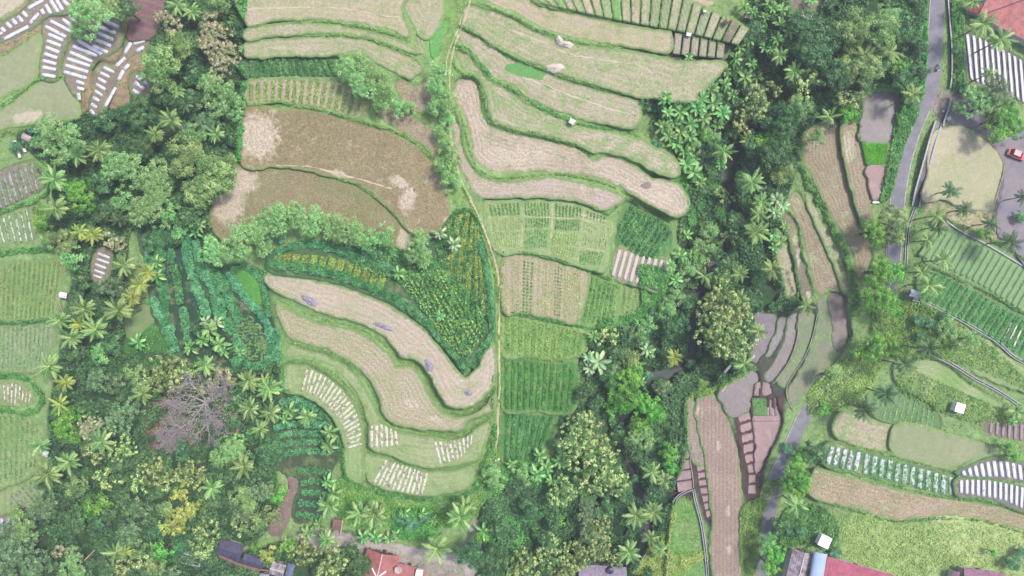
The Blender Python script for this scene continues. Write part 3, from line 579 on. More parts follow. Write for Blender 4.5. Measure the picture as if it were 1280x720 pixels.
# ------------------------------------------------------------------ road, paths, channels, water (draped on the land)
def ribbon(name, line, w, mat, lift=.06, nw=5, crown=0., step=4, kind='structure', label=None, wob=0., wfun=None):
    L = crom(line, step=step); n = len(L); T = np.gradient(L, axis=0); T /= np.maximum(1e-6, np.hypot(T[:,0], T[:,1]))[:,None]; Nn = np.stack([-T[:,1], T[:,0]], 1)
    ww = np.full(n, w/2)
    if wfun is not None: ww = ww*wfun(np.linspace(0,1,n))
    V = []; 
    mid = zat(L[:,0], L[:,1])
    for k in range(nw):
        s = (k/(nw-1)-.5)*2; off = ww*s+(vnoise(L[:,0], L[:,1], 6, 40+k)-.5)*wob
        Q = L+Nn*off[:,None]; z = np.maximum(zat(Q[:,0], Q[:,1]), mid-.1)+lift-(abs(s) == 1)*.03
        V.append(Wn(Q[:,0], Q[:,1], z))
    V = np.stack(V, 1).reshape(-1,3); i = np.arange(n*nw).reshape(n,nw)
    Fq = np.stack([i[:-1,:-1].ravel(), i[:-1,1:].ravel(), i[1:,1:].ravel(), i[1:,:-1].ravel()], 1)
    a, b, c = V[Fq[0,0]], V[Fq[0,1]], V[Fq[0,2]]
    if np.cross(b-a, c-a)[2] < 0: Fq = Fq[:, ::-1]
    o = link(name, mesh_np(name, V, Fq, smooth=True), mat); return tag(o, label, kind=kind)
asphalt = plain('asphalt', (144,141,150), .85, .55, .2, .5)
ribbon('road', ROAD, 17, asphalt, .14, 7, step=5, label='narrow grey asphalt road', wob=.8, wfun=lambda t: 1.12-.2*np.clip(t*1.6,0,1))
edgem = plain('worn_kerb', (188,182,176), .9, .6, .3, 1.)
def offset(line, d, a=0., b=1.):
    L = crom(line, step=5); n = len(L); L = L[int(a*n):int(b*n)]; T = np.gradient(L, axis=0); T /= np.hypot(T[:,0],T[:,1])[:,None]
    return L+np.stack([-T[:,1], T[:,0]],1)*d
ribbon('road_edge', offset(ROAD, 9.3, .0, .46), 1.1, edgem, .17, 3, label='pale worn concrete edge of the road', wob=.5)
ribbon('road_edge', offset(ROAD, -8.9, .22, .46), 1.3, edgem, .17, 3, label='pale worn concrete edge of the road', wob=.5)
ribbon('road_edge', offset(ROAD, 8.2, .6, .95), 1.0, edgem, .17, 3, label='pale worn concrete edge of the road', wob=.8)
PATH = [(577,20),(568,45),(560,70),(556,100)]
PATH2 = [(560,150),(566,185),(575,222),(588,250),(600,275),(610,300),(618,325),(623,350),(624,400),(624,450),(625,485),(622,520),(622,545),(616,570),(607,595),(600,618),(595,634)]
dirt = plain('path_dirt', (200,186,150), .95, .6, .2, 2.)
ribbon('path', PATH2, 2.6, dirt, .12, 4, label='narrow earth footpath between the terraces', wob=1.6)
ribbon('path', [(590,-10),(583,18),(574,42),(566,66),(562,95),(562,120),(560,150)], 2.2, dirt, .12, 4, label='upper earth footpath by the terraces', wob=1.4)
ribbon('path', [(578,18),(573,35),(560,68),(557,95)], 1.6, dirt, .12, 3, label='second wheel track beside the upper footpath', wob=1.4)
lane = plain('lane_concrete', (186,174,172), .9, .55, .18, .7)
ribbon('path', [(352,678),(400,676),(450,679),(500,688),(540,696),(580,704),(590,725),(600,745)], 13, lane, .12, 5, label='pale concrete lane above the red roofed house', wob=4)
ribbon('path', [(572,704),(583,690),(588,672),(590,655)], 9, lane, .14, 5, label='side arm of the pale lane between two palms', wob=3)
pale = plain('trodden_trail', (202,190,166), .95, .6, .12, 2.)
for ln in ([(640,38),(662,46),(690,58),(712,68),(760,76),(800,82),(815,92)], [(602,52),(625,68),(650,93),(690,110),(730,125),(770,138),(795,144)], [(308,12),(345,10),(400,9),(440,12),(480,20),(500,22)],
           [(345,207),(385,208),(410,214),(450,224),(490,236)], [(720,267),(742,273),(758,277)]):
    ribbon('path', ln, 1.8, pale, .13, 3, label='faint pale trail trodden across a dry terrace', wob=2.2)
riverm = water_mat('stream_water', (44,42,62), .5, .6, (40,54,56))
ribbon('water', RIVER, 10, riverm, .05, 5, step=6, label='dark stream in the wooded ravine', wob=5)
# pale bare patches lying on fields
def blob(name, u, v, ru, rv, mat, rot=0, lift=.05, h=0., label=None, kind='structure', seed=0, z=None, n=26):
    r = np.random.default_rng(seed+int(u)); z = float(zat(u,v))+.1 if z is None else z; V = []; rings = 4
    for j in range(rings+1):
        q = j/rings
        for i in range(n):
            a = 2*math.pi*i/n; k = 1+.13*math.sin(a*2+u)+.1*math.sin(a*3+v)+.06*math.sin(a*7+u)+r.uniform(-.05,.05)
            x, y = ru*q*k*math.cos(a), rv*q*k*math.sin(a); uu, vv = u+x*math.cos(rot)-y*math.sin(rot), v+x*math.sin(rot)+y*math.cos(rot)
            V.append(W(uu, vv, z+lift-(.04 if q == 1 else 0)+h*(1-q*q)*(1+r.uniform(-.3,.3))))
    Fq = [(j*n+i, j*n+(i+1)%n, (j+1)*n+(i+1)%n, (j+1)*n+i) for j in range(rings) for i in range(n)]
    Fq = [q[::-1] for q in Fq]
    me = mesh_py(name, V, [f[::-1] for f in Fq] if False else Fq, True); return tag(link(name, me, mat), label, kind=kind)
bare = plain('bare_sand', (222,204,190), .95, .6, .12, 1.5)
ashm = plain('ash', (160,152,170), .95, .55, .5, 2.5)
for i, (u,v,a,b,r_,lab) in enumerate([(387,376,12,4.5,.6,'grey ash heap of burnt straw in the top left of the upper curved terrace'),(479,408,12,3.6,.35,'grey ash heap of burnt straw in the middle of the upper curved terrace'),(536,457,8,5,1.2,'grey ash heap where the upper curved terrace bends'),(585,491,5,4,0,'small round ash heap at the right tip of the upper curved terrace')]):
    o = blob('ash_heap', u, v, a, b, ashm, r_, h=.3, label=lab, seed=i, kind=None); tag(o, cat='ash heap', group='ash heaps on the upper curved terrace')
strawm = plain('straw', (216,202,190), .95, .62, .18, 4)
for i, (u,v,a,b,r_,lab) in enumerate([(694,85,10,6,.1,'whitish straw heap beside the bright green field corner'),(706,55,11,5,.2,'wide whitish straw heap on the pale trail'),(699,50,4,6,-.3,'short straw heap against the terrace bank by the wide straw heap')]):
    o = blob('straw_heap', u, v, a, b, strawm, r_, h=.6, label=lab, seed=i, kind=None); tag(o, cat='straw heap', group='straw heaps on the right terraces')
o = blob('puddle', 808, 232, 7, 4, plain('mud', (150,130,126), .6, .5, .3, 3), .2, label='muddy ring hollow in the ploughed pinkish terrace', kind='structure')
blob('bright_grass_patch', 657, 88, 26, 9, plain('young_grass', (118,176,98), .95, .5, .2, 3), .3, label='bright green corner of young crop', lift=.06)

# ------------------------------------------------------------------ raised beds: each one a thing
ORD = ['', 'first','second','third','fourth','fifth','sixth','seventh','eighth','ninth','tenth','eleventh','twelfth','thirteenth','fourteenth','fifteenth','sixteenth','seventeenth','eighteenth','nineteenth','twentieth','twenty-first','twenty-second','twenty-third','twenty-fourth','twenty-fifth','twenty-sixth','twenty-seventh','twenty-eighth','twenty-ninth','thirtieth']
def mulch(name, c, k=.75, holes=True, worn=0., green=None):
    N = NT(name); n = N.noise(2.2, 4); f = N.noise(9, 3)
    col = N.mix(n, tuple(x*.82 for x in lin(c, k)), lin(c, k))
    if worn: col = N.mix(N.math('MULTIPLY', N.step(N.noise(1.3, 5), .62-worn*.3, .72-worn*.2), .9), col, lin((140,124,108), .5))
    if green: col = N.mix(N.step(N.noise(1.6, 4), .5-green*.25, .58), col, lin((96,140,84), .5))
    return N.bsdf(col, .38 if holes else .9, N.math('ADD', n, f), .35, .05, .4)
M_WHITE = mulch('silver_mulch_film', (222,222,238), .7, True, .12)
M_FADE = mulch('faded_straw_cover', (226,220,204), .66, False, .5)
M_GREY = mulch('old_grey_mulch_film', (186,186,186), .6, True, .5, .5)
M_GREENM = mulch('weedy_mulch_film', (206,216,214), .65, True, .1, .25)
M_SOILB = mulch('soil_bed', (158,140,124), .55, False, 0)
def bed(name, quad, z, mat, h=.28, wob=.5, seed=0):
    """a long ridge with rounded shoulders between the two short sides of the quad"""
    r = np.random.default_rng(seed); a0, a1, b1, b0 = [np.array(p, float) for p in quad]
    L = np.hypot(*((b0+b1)/2-(a0+a1)/2)); n = max(3, int(L/3)); V = []
    prof = [(0,-.15),(.06,.5),(.2,.92),(.5,1.0),(.8,.92),(.94,.5),(1,-.15)]
    for i in range(n+1):
        t = i/n; p, q = a0+(b0-a0)*t, a1+(b1-a1)*t; e = .86 if i in (0, n) else 1; jl, jr = r.uniform(-.5,.5,2)*wob*.12
        for s, hh in prof:
            s2 = .5+(s-.5)*e; x = p+(q-p)*s2; x = x+(q-p)*(jl*(1-s)+jr*s); V.append(W(x[0], x[1], z+h*hh*(.6 if i in (0,n) else 1+r.uniform(-.05,.05))))
    k = len(prof); Fq = [(i*k+j, i*k+j+1, (i+1)*k+j+1, (i+1)*k+j) for i in range(n) for j in range(k-1)]
    A = [tuple(range(k))[::-1], tuple(range(n*k, n*k+k))]
    V_ = [Vector(v) for v in V]; f = Fq[len(Fq)//2]; nz = (V_[f[1]]-V_[f[0]]).cross(V_[f[2]]-V_[f[0]]).z
    if nz < 0: Fq = [q[::-1] for q in Fq]; A = [q[::-1] for q in A]
    me = mesh_py(name, V, Fq+A, True); return link(name, me, mat)
def beds(quads, what, place, group, mat, h=.28, axis='left', wob=.5, name='mulch_bed', cat='mulch bed', z=None):
    ks = 0 if axis == 'left' else 1
    quads = sorted(quads, key=lambda q: sum(p[ks] for p in q))
    for i, q in enumerate(quads):
        c = np.mean(q, 0); zz = float(max(zat(p[0]*.8+c[0]*.2, p[1]*.8+c[1]*.2) for p in q))+.05 if z is None else z
        zz = float(zat(c[0], c[1]))+.08 if z is None else z
        o = bed(name, q, zz, mat, h, wob, i); lab = f'{what}, {ORD[i+1]} from the {axis} {place}'; lab = lab if len(lab.split()) <= 16 else lab.replace(' the ', ' '); tag(o, lab, cat, group)
def seg(p, q, w):
    p, q = np.array(p, float), np.array(q, float); d = (q-p)/np.hypot(*(q-p)); n = np.array([-d[1], d[0]])*w/2
    return [tuple(p-n), tuple(p+n), tuple(q+n), tuple(q-n)]
def S4(*a):  # segments given in zoomed pixels of a tile with origin (ox,oy)
    ox, oy, w, L = a; return [seg((ox+x0/4, oy+y0/4), (ox+x1/4, oy+y1/4), w) for x0,y0,x1,y1 in L]
WM = 'white mulch bed'
beds(S4(0,0,4.6,[(225,130,330,185),(250,103,356,158),(312,95,368,138),(240,170,318,203),(232,202,305,230),(228,235,297,262),(220,268,287,290),(213,302,282,320),(209,335,280,348),(209,372,278,384)]), WM, 'on the curved left ladder', 'white mulch beds at the top left', M_WHITE, axis='top')
beds(S4(0,0,4.6,[(385,200,510,272),(363,230,485,280),(348,260,462,308),(335,292,450,330),(325,325,442,360),(318,358,434,392),(380,405,422,420),(385,438,422,450),(392,465,398,502)]), WM, 'on the middle ladder', 'white mulch beds at the top left', M_WHITE, axis='top')
beds(S4(0,0,4.6,[(520,105,596,135),(490,130,580,166),(490,165,568,200),(478,198,556,230),(460,228,540,262)]), WM, 'under the feathery tree', 'white mulch beds at the top left', M_WHITE, axis='top')
beds(S4(0,0,4.2,[(515,335,570,362),(500,362,548,386),(490,390,532,415),(480,420,528,448),(474,452,512,480),(464,485,497,506),(455,518,485,538),(452,550,472,572)]), WM, 'on the lower short ladder', 'white mulch beds at the top left', M_WHITE, axis='top')
beds(S4(0,0,5,[(580,332,626,288),(592,402,618,350),(620,348,645,322),(525,535,578,436),(622,268,655,212),(666,218,727,200),(682,256,720,234)]), 'slanting white mulch bed', 'below the long ladder', 'white mulch beds at the top left', M_WHITE)
beds(S4(0,0,4.6,[(680,380,740,422),(672,410,722,446),(664,448,700,475)]), WM, 'tucked under the olive tree', 'white mulch beds at the top left', M_WHITE, axis='top')
beds(S4(0,0,4.8,[(0,162,10,172),(6,138,26,160),(32,112,58,140),(60,95,84,122),(88,80,115,110),(112,58,138,85),(140,42,216,0),(20,195,142,132)]), WM, 'in the top left corner rows', 'white mulch beds at the top left', M_WHITE)
beds(S4(0,0,4.8,[(150,118,192,66),(206,45,220,72),(228,22,255,70),(252,0,292,62),(282,0,315,52),(315,0,345,30),(345,75,378,105),(370,52,405,80)]), 'short white mulch bed', 'in the top edge fan', 'white mulch beds at the top left', M_WHITE)
beds(S4(0,180,3.4,[(488,546,550,570),(482,574,546,596),(474,600,530,622),(470,630,524,650),(466,655,510,672)]), WM, 'among the palms', 'white mulch beds among the palms', M_WHITE, axis='top')
beds(ladder([(-10,649),(22,646)], [(-8,664),(20,661)], 4, .6), WM, 'at the left edge near the lower trees', 'white mulch beds at the left edge', M_WHITE)
beds(ladder([(-12,226),(10,214),(40,203)], [(-2,262),(18,254),(50,236)], 8, .62), 'weedy grey mulch bed', 'in the plot at the left edge', 'grey beds at the left edge', M_GREY)
beds(ladder([(-8,272),(12,268),(36,260)], [(2,304),(20,304),(44,300)], 6, .4), 'weedy green bed with a grey ridge', 'in the plot at the left edge', 'weedy beds at the left edge', M_GREENM)
beds(ladder([(2,482),(20,480),(40,494)], [(4,500),(20,506),(38,503)], 8, .55), 'short pale bed', 'in the small leaf rimmed plot', 'pale beds at the left edge', M_FADE)
beds(ladder([(8,626),(24,612),(44,598)], [(22,644),(38,634),(56,612)], 8, .4), 'thin grey bed', 'below the palms at the left edge', 'thin beds at the left edge', M_GREY)
beds(ladder([(382,459),(402,468),(420,481),(436,499),(446,517),(451,540),(453,558)], [(375,488),(388,492),(400,500),(415,515),(427,530),(433,548),(434,562)], 21, .55), 'faded straw covered bed', 'on the crescent terrace', 'straw beds of the amphitheatre', M_FADE, .2, wob=1.4, name='straw_bed', cat='straw bed')
beds(ladder([(481,574),(500,580),(520,587),(536,592)], [(464,604),(486,611),(508,616),(530,620)], 11, .58), 'pale straw covered bed', 'on the lowest terrace', 'straw beds of the amphitheatre', M_FADE, .2, wob=1.6, name='straw_bed', cat='straw bed')
beds(ladder([(541,551),(560,552),(578,548),(592,541)], [(548,580),(560,578),(575,572),(590,556)], 9, .58), 'pale straw covered bed', 'near the right green rim', 'straw beds of the amphitheatre', M_FADE, .2, wob=1.6, name='straw_bed', cat='straw bed')
beds(ladder([(462,534),(475,530),(497,540)], [(461,559),(478,559),(499,556)], 6, .62), 'short broken straw bed', 'amid the green terrace', 'straw beds of the amphitheatre', M_FADE, .2, wob=2, name='straw_bed', cat='straw bed')
beds(ladder([(771,311),(800,319),(839,327)], [(762,344),(796,355),(829,363)], 9, .62), 'whitish bed', 'below the leafy patch', 'whitish beds beside the leafy patch', mulch('whitish_bed', (214,200,196), .62, False, .1), .3, name='whitish_bed', cat='bed')
beds(ladder([(1205,42),(1222,46),(1250,60),(1286,80)], [(1211,98),(1228,106),(1258,118),(1290,134)], 11, .6), WM, 'below the big red roof', 'white mulch beds at the top right', M_WHITE, .35)
beds(ladder([(1200,590),(1224,580),(1250,576),(1286,584)], [(1202,594),(1228,596),(1252,596),(1288,602)], 11, .66), WM, 'beside the olive terrace', 'white mulch beds at the right edge', M_WHITE)
beds(ladder([(1198,600),(1230,600),(1262,605),(1288,612)], [(1198,616),(1226,620),(1256,626),(1286,640)], 13, .64), WM, 'beside the long brown terrace', 'white mulch beds at the right edge', M_WHITE)
beds(ladder([(1036,557),(1052,560),(1078,566)], [(1030,579),(1048,584),(1073,590)], 5, .72), 'half overgrown mulch bed', 'by the road bushes', 'white mulch beds at the lower right', mulch('worn_mulch_film', (214,218,222), .66, True, .25, .1))
beds(ladder([(1080,566),(1120,577),(1160,588),(1194,598)], [(1076,591),(1116,601),(1156,613),(1194,619)], 12, .7), 'torn white mulch bed', 'in the lower right leafy plot', 'leafy mulch beds at the lower right', M_GREENM)
beds(ladder([(1236,524),(1260,527),(1288,531)], [(1234,541),(1256,547),(1288,553)], 7, .55), 'greyish pink bed', 'at the right edge', 'greyish beds at the right edge', mulch('greyish_pink_bed', (168,150,152), .6, False), .25, name='soil_bed', cat='bed')
beds(ladder([(1166,290),(1196,293),(1240,314),(1300,347)], [(1146,318),(1178,334),(1218,352),(1276,388)], 18, .72), 'pale green raised bed', 'at the right edge', 'pale green raised beds at the right', mulch('pale_green_bed', (142,178,124), .55, False), .25, name='green_bed', cat='vegetable bed')
beds(ladder([(1262,402),(1280,412)], [(1250,424),(1270,436)], 3, .4), 'whitish bed strip', 'in the dark right bed field', 'whitish strips at the right edge', M_FADE)

# ------------------------------------------------------------------ crops in rows: leaf masses nobody could count, one object per plot
CAS = leaf_mat('cassava_leaf', [(50,114,92),(92,160,126),(142,200,160)], .52)
CRG = leaf_mat('crop_leaf', [(46,108,58),(88,156,84),(136,190,116)], .5)
CRD = leaf_mat('deep_crop_leaf', [(44,104,66),(78,144,92),(136,188,132)], .5)
CRY = leaf_mat('yellow_crop_leaf', [(96,142,74),(160,184,96),(222,222,136)], .5)
CRP = leaf_mat('pale_crop_leaf', [(120,150,90),(164,182,116),(206,208,150)], .55)
CRB = leaf_mat('big_leaf_crop', [(40,90,64),(80,138,92),(164,202,136)], .5)
def inquad(q, n, r):
    a0,a1,b1,b0 = [np.array(p, float) for p in q]; s = r.random((n,1)); t = r.random((n,1))
    return (a0*(1-s)+a1*s)*(1-t)+(b0*(1-s)+b1*s)*t
def qarea(q):
    q = np.array(q); x, y = q[:,0], q[:,1]; return abs(np.sum(x*np.roll(y,-1)-y*np.roll(x,-1)))/2
def leafmass(name, pts, h, size, mat, label, cat, up=1.2, seed=0, clump=7, kind='stuff', asp=.6, mound=None):
    r = np.random.default_rng(seed); n = len(pts)
    if n == 0: return
    hh = h*(.25+.75*vnoise(pts[:,0], pts[:,1], clump, 50+seed))*(mound if mound is not None else 1)
    z = zat(pts[:,0], pts[:,1])+hh*r.uniform(.55,1.05,n)+.05; P = Wn(pts[:,0], pts[:,1], z)
    Nn = r.normal(size=(n,3))*.6; Nn[:,2] += up
    t = np.clip(.15+.5*vnoise(pts[:,0], pts[:,1], clump, 80+seed)+r.uniform(-.25,.35,n), 0, 1)
    V, Fq, tt = cards(P, Nn, size*r.uniform(.6,1.3,n), t, asp, r=r)
    o = link(name, mesh_np(name, V, Fq, {'tint': tt}), mat); return tag(o, label, cat, kind=kind)
def rows(A, B, n, mat, label, w=.6, h=.6, size=.35, dens=1.6, seed=0, gap=0., cat='crop rows', name='crop_rows', across=None):
    r = np.random.default_rng(seed+99); P = []
    for q in ladder(A, B, n, w):
        m = int(qarea(q)*dens*(1-gap)); p = inquad(q, m, r)
        if across:   # separate plants along the row
            a = (np.array(q[0])+q[1])/2; b = (np.array(q[2])+q[3])/2; L = np.hypot(*(b-a)); k = max(1, int(L/across)); t = (r.integers(0,k,m)+.5)/k+r.normal(0,.14,m)/k; 
            s = np.clip(r.normal(.5,.2,m),0,1); q_ = [np.array(x) for x in q]; p = (q_[0]*(1-s)[:,None]+q_[1]*s[:,None])*(1-t)[:,None]+(q_[3]*(1-s)[:,None]+q_[2]*s[:,None])*t[:,None]
        P.append(p)
    return leafmass(name, np.vstack(P), h, size, mat, label, cat, seed=seed)
def band(line, w, mat, label, h=1.0, size=.4, dens=2.0, seed=0, cat='crop row', name='crop_rows', holes=.0, kind='stuff', up=1.0):
    """leafy band that follows a line, w photo pixels wide"""
    L = crom(line, step=3); r = np.random.default_rng(seed+5); d = np.r_[0, np.cumsum(np.hypot(*np.diff(L,axis=0).T))]; n = int(d[-1]*w*dens)
    t = r.random(n); p = along(L, t); p2 = along(L, np.clip(t+.01,0,1)); T = p2-p; T /= np.maximum(1e-3, np.hypot(T[:,0],T[:,1]))[:,None]
    s = r.uniform(-1,1,n); ww = w/2*(.5+.85*vnoise(p[:,0], p[:,1], 6, seed+7)); q = p+np.stack([-T[:,1],T[:,0]],1)*(s*ww)[:,None]
    mound = np.sqrt(np.clip(1-s*s*.8, 0, 1))
    if w >= 5 and cat != 'crop row': q = q+(np.stack([vnoise(q[:,0],q[:,1],9,seed+3),vnoise(q[:,0],q[:,1],9,seed+4)],1)-.5)*w*.7
    if holes: k = vnoise(q[:,0], q[:,1], 4, seed+9) > holes; q, mound = q[k], mound[k]
    return leafmass(name, q, h, size, mat, label, cat, up=up, seed=seed, mound=mound, clump=5, kind=kind)
rows([(310,74),(360,73),(415,72)], [(310,96),(360,94),(424,94)], 13, CRD, 'thirteen dark green bushy crop rows', .62, .9, .42, 2.4, 1)
rows([(309,104),(350,100),(400,102),(436,107),(462,124)], [(309,127),(350,127),(410,134),(440,144),(458,143)], 17, CRY, 'yellow flowering crop rows below the dark rows', .34, .4, .3, .9, 2)
rows([(309,104),(350,100),(400,102),(436,107),(462,124)], [(309,127),(350,127),(410,134),(440,144),(458,143)], 17, CRG, 'green leaves between the yellow rows', .6, .3, .3, .7, 3)
rows([(-10,330),(40,328),(78,327)], [(-10,398),(40,397),(68,392)], 14, CRG, 'yellow green crop rows at the left edge', .42, .4, .3, 1.2, 4)
rows([(-10,410),(30,409),(64,409)], [(-10,460),(30,464),(56,452)], 13, CRG, 'pale crop rows at the left edge', .34, .35, .28, 1.0, 5)
rows([(-10,524),(20,519),(50,532)], [(-10,604),(20,600),(46,584)], 9, CRG, 'green crop rows at the left edge', .5, .4, .3, .8, 6)
# vegetable plots in the middle: cells with short crop lines
cells = [((610,256),(650,253),(651,268),(614,270),8,CRG,.9),((655,253),(687,254),(688,270),(656,270),8,CRG,.8),((694,254),(728,260),(728,271),(693,271),8,CRG,.9),((733,262),(758,272),(757,280),(732,271),6,CRG,.8),
 ((614,273),(651,272),(651,286),(616,288),11,CRP,.5),((656,273),(687,273),(687,284),(656,284),9,CRG,.9),((694,274),(726,275),(725,288),(693,287),10,CRD,.9),((730,277),(763,284),(762,296),(729,290),10,CRP,.3),
 ((616,290),(650,289),(650,310),(620,308),11,CRP,.5),((656,287),(686,287),(684,310),(655,310),10,CRG,.6),((692,291),(724,292),(721,306),(690,305),10,CRP,.8),((729,293),(761,299),(758,312),(727,307),9,CRP,.4),
 ((690,308),(720,309),(717,322),(688,320),9,CRP,.7),((726,312),(756,316),(750,332),(724,330),9,CRG,.7)]
cellp = plain('cell_path', (186,182,138), .95, .6, .15, 2.)
for ln in ([(652,253),(653,285),(651,314)],[(690,253),(690,285),(686,320)],[(730,262),(727,290),(722,328)],[(610,272),(650,270),(690,272),(730,275),(764,283)],[(618,312),(650,314)],[(724,309),(757,314)],[(690,306),(722,308)]): ribbon('path', ln, 2.2, cellp, .11, 3, label='grassy path between vegetable plots', wob=1.2)
for i, (a,b,c,d,n,m,dn) in enumerate(cells): rows([a,b], [d,c], n, m, 'short crop lines in one cell of the vegetable plots', .42, .5, .3, dn*2.0, 20+i, cat='crop lines')
for i, (x0, x1, m, dn) in enumerate([(630,638,CRP,.3),(641,650,CRP,.5),(653,668,CRG,1.3),(671,676,CRP,.3),(678,690,CRP,.6),(693,704,CRG,.7),(706,716,CRP,.5),(718,728,CRP,.6)]):
    rows([(x0,321+(x0-630)*.16),(x1,321+(x1-630)*.18)], [(x0-1,389+(x0-630)*.1),(x1-3,389+(x1-630)*.1)], 3, m, 'tall crop column in the brown and green field', .62, .4, .3, dn, 40+i, across=4, cat='crop column')
rows([(739,346),(776,358)], [(727,403),(768,404)], 7, CRG, 'green crop columns beside the brown ones', .7, .4, .3, 1.0, 50)
rows([(779,360),(825,368)], [(773,402),(818,388)], 7, CRG, 'sparse green crop columns by the curved bank', .5, .4, .3, .6, 51)
rows([(630,396),(690,407),(732,417)], [(630,443),(690,448),(727,443)], 12, CRY, 'yellow green crop columns above the ridged field', .6, .4, .3, .45, 52)
rows([(630,396),(690,407),(732,417)], [(630,443),(690,448),(727,443)], 12, CRG, 'green crop columns above the ridged field', .8, .4, .3, .7, 53)
rows([(630,451),(690,455),(720,458)], [(630,510),(690,513),(714,513)], 11, CRG, 'green ridges of the deep green field', .5, .7, .4, 2.2, 54)
rows([(630,518),(670,520),(694,522)], [(630,578),(655,578),(672,574)], 7, CRD, 'green ridges of the lower deep green field', .5, .7, .4, 2.2, 55)
rows([(788,256),(802,264),(832,279),(840,292)], [(772,284),(780,305),(800,320),(820,322)], 9, CRB, 'broad leaved dark crop in slanting rows', .55, .8, .45, 1.9, 56)
rows([(1160,340),(1180,344),(1240,376),(1300,412)], [(1142,366),(1172,384),(1220,410),(1278,446)], 18, CRG, 'green crop rows in the lower right bed field', .55, .6, .34, 1.5, 57)
rows([(1100,486),(1128,493),(1170,515)], [(1088,516),(1126,530),(1168,538)], 12, CRP, 'thin pale crop lines between the palms', .25, .4, .25, 1.2, 58)
rows([(1082,568),(1120,579),(1160,590),(1194,600)], [(1078,591),(1116,600),(1156,612),(1192,618)], 14, CRG, 'leafy crop growing over torn mulch', .9, .5, .34, .55, 59)
rows([(1166,290),(1196,293),(1240,314),(1300,347)], [(1146,318),(1178,334),(1218,352),(1276,388)], 18, CRP, 'young green crop on the upper right beds', .62, .3, .25, .5, 60)
rows([(305,400),(315,400)], [(330,444),(336,440)], 5, CRG, 'grass rows at the end of the teal rows', .7, .3, .28, .8, 61)
leafmass('seedbed_rice', inquad([(1078,179),(1110,180),(1106,205),(1084,205)], 2200, rng), .3, .22, leaf_mat('rice_leaf', [(70,150,40),(92,180,56),(120,200,76)], .55), 'vivid green rice seedlings', 'rice seedlings', seed=62)
leafmass('seedlings', inquad([(941,499),(959,499),(959,519),(942,519)], 300, rng), .3, .26, CRG, 'green seedlings on a small square plot', 'seedlings', seed=63)
# cassava bands left of the amphitheatre
bands_ = [([(196,288),(199,320),(200,345),(206,372),(206,400),(214,432)],13),([(210,288),(214,312),(213,330)],8),([(185,300),(188,330),(192,350)],10),([(190,372),(200,392),(212,412),(219,440)],11),([(216,332),(222,352),(225,380)],9),([(228,384),(232,405),(234,430)],8),
 ([(232,290),(234,320),(240,345),(248,365),(256,385),(258,398)],11),([(244,300),(250,330),(262,350),(272,378),(276,400)],13),([(262,338),(276,352),(288,378),(300,402)],13),([(286,340),(300,364),(318,384),(334,406),(340,428)],11),([(300,330),(318,340),(330,360),(334,382)],8),
 ([(280,400),(294,420),(300,446),(290,456)],12),([(340,430),(338,448),(326,460)],10),([(305,455),(320,458),(335,452)],9),([(345,412),(348,432),(342,456)],7)]
for i, (l, w) in enumerate(bands_): band(l, w+1, CAS, 'curved band of teal green cassava left of the amphitheatre', 1.5, .5, 2.4, 100+i)
for i, (l, w) in enumerate([([(334,328),(360,333),(400,338),(440,350),(475,364),(510,384),(536,408),(556,432),(572,452),(582,466)],12),([(345,316),(372,306),(400,306),(430,314),(462,324),(492,338)],12),([(330,338),(328,350),(330,372),(336,396)],6),([(612,392),(616,415),(604,436),(590,460)],9),([(598,300),(606,330),(612,360),(616,395)],7)]):
    band(l, w, CAS, 'dense teal cassava hedge around the crop bank', 1.6, .5, 2.8, 130+i)
for i, (q) in enumerate(ladder([(343,314),(372,318),(400,320),(440,328),(470,338),(484,350)], [(341,326),(372,328),(400,332),(440,346),(462,358),(478,366)], 13, .72)): 
    p = inquad(q, int(qarea(q)*2.0), rng); leafmass('flower_crop', p, .7, .34, CRY, 'block of yellow speckled crop between teal hedges', 'crop block', seed=150+i)
leafmass('broad_leaf_crop', area([(548,296),(572,262),(592,268),(604,300),(612,350),(612,400),(560,350),(520,350),(500,335),(545,330)], 1.5, np.random.default_rng(8)), .9, .48, CRB, 'mixed leafy crop at the top of the crop bank', 'crop', seed=176, clump=5) if False else None
rows([(572,270),(586,266),(600,296)], [(552,340),(585,360),(608,392)], 5, CRY, 'yellow leaved rows on the crop bank beside the footpath', .5, 1.0, .4, 2.2, 170)
rows([(566,296),(590,290),(606,310)], [(548,338),(580,352),(612,392)], 7, CRB, 'dark leaves between the yellow rows', .5, .8, .45, 1.6, 171)
leafmass('broad_leaf_crop', inquad([(490,344),(548,334),(610,398),(584,452)], 3000, rng), 1.3, .62, CRB, 'dense broad leaved dark crop on the bank', 'crop', seed=172, clump=6)
rows([(492,336),(520,332),(556,338)], [(556,424),(580,444),(606,420)], 9, CRY, 'light green plants among the dark broad leaves', .4, 1.5, .45, 1.0, 174, across=5)
rows([(548,336),(575,350),(606,390)], [(575,392),(590,410),(608,420)], 7, CRG, 'mixed leafy rows on the crop bank', .6, 1.3, .45, 1.8, 175, across=5)
leafmass('broad_leaf_crop', inquad([(440,312),(500,322),(540,352),(470,345)], 1800, rng), 1.4, .55, CRB, 'dark broad leaved crop below the feathery trees', 'crop', seed=173, clump=6)
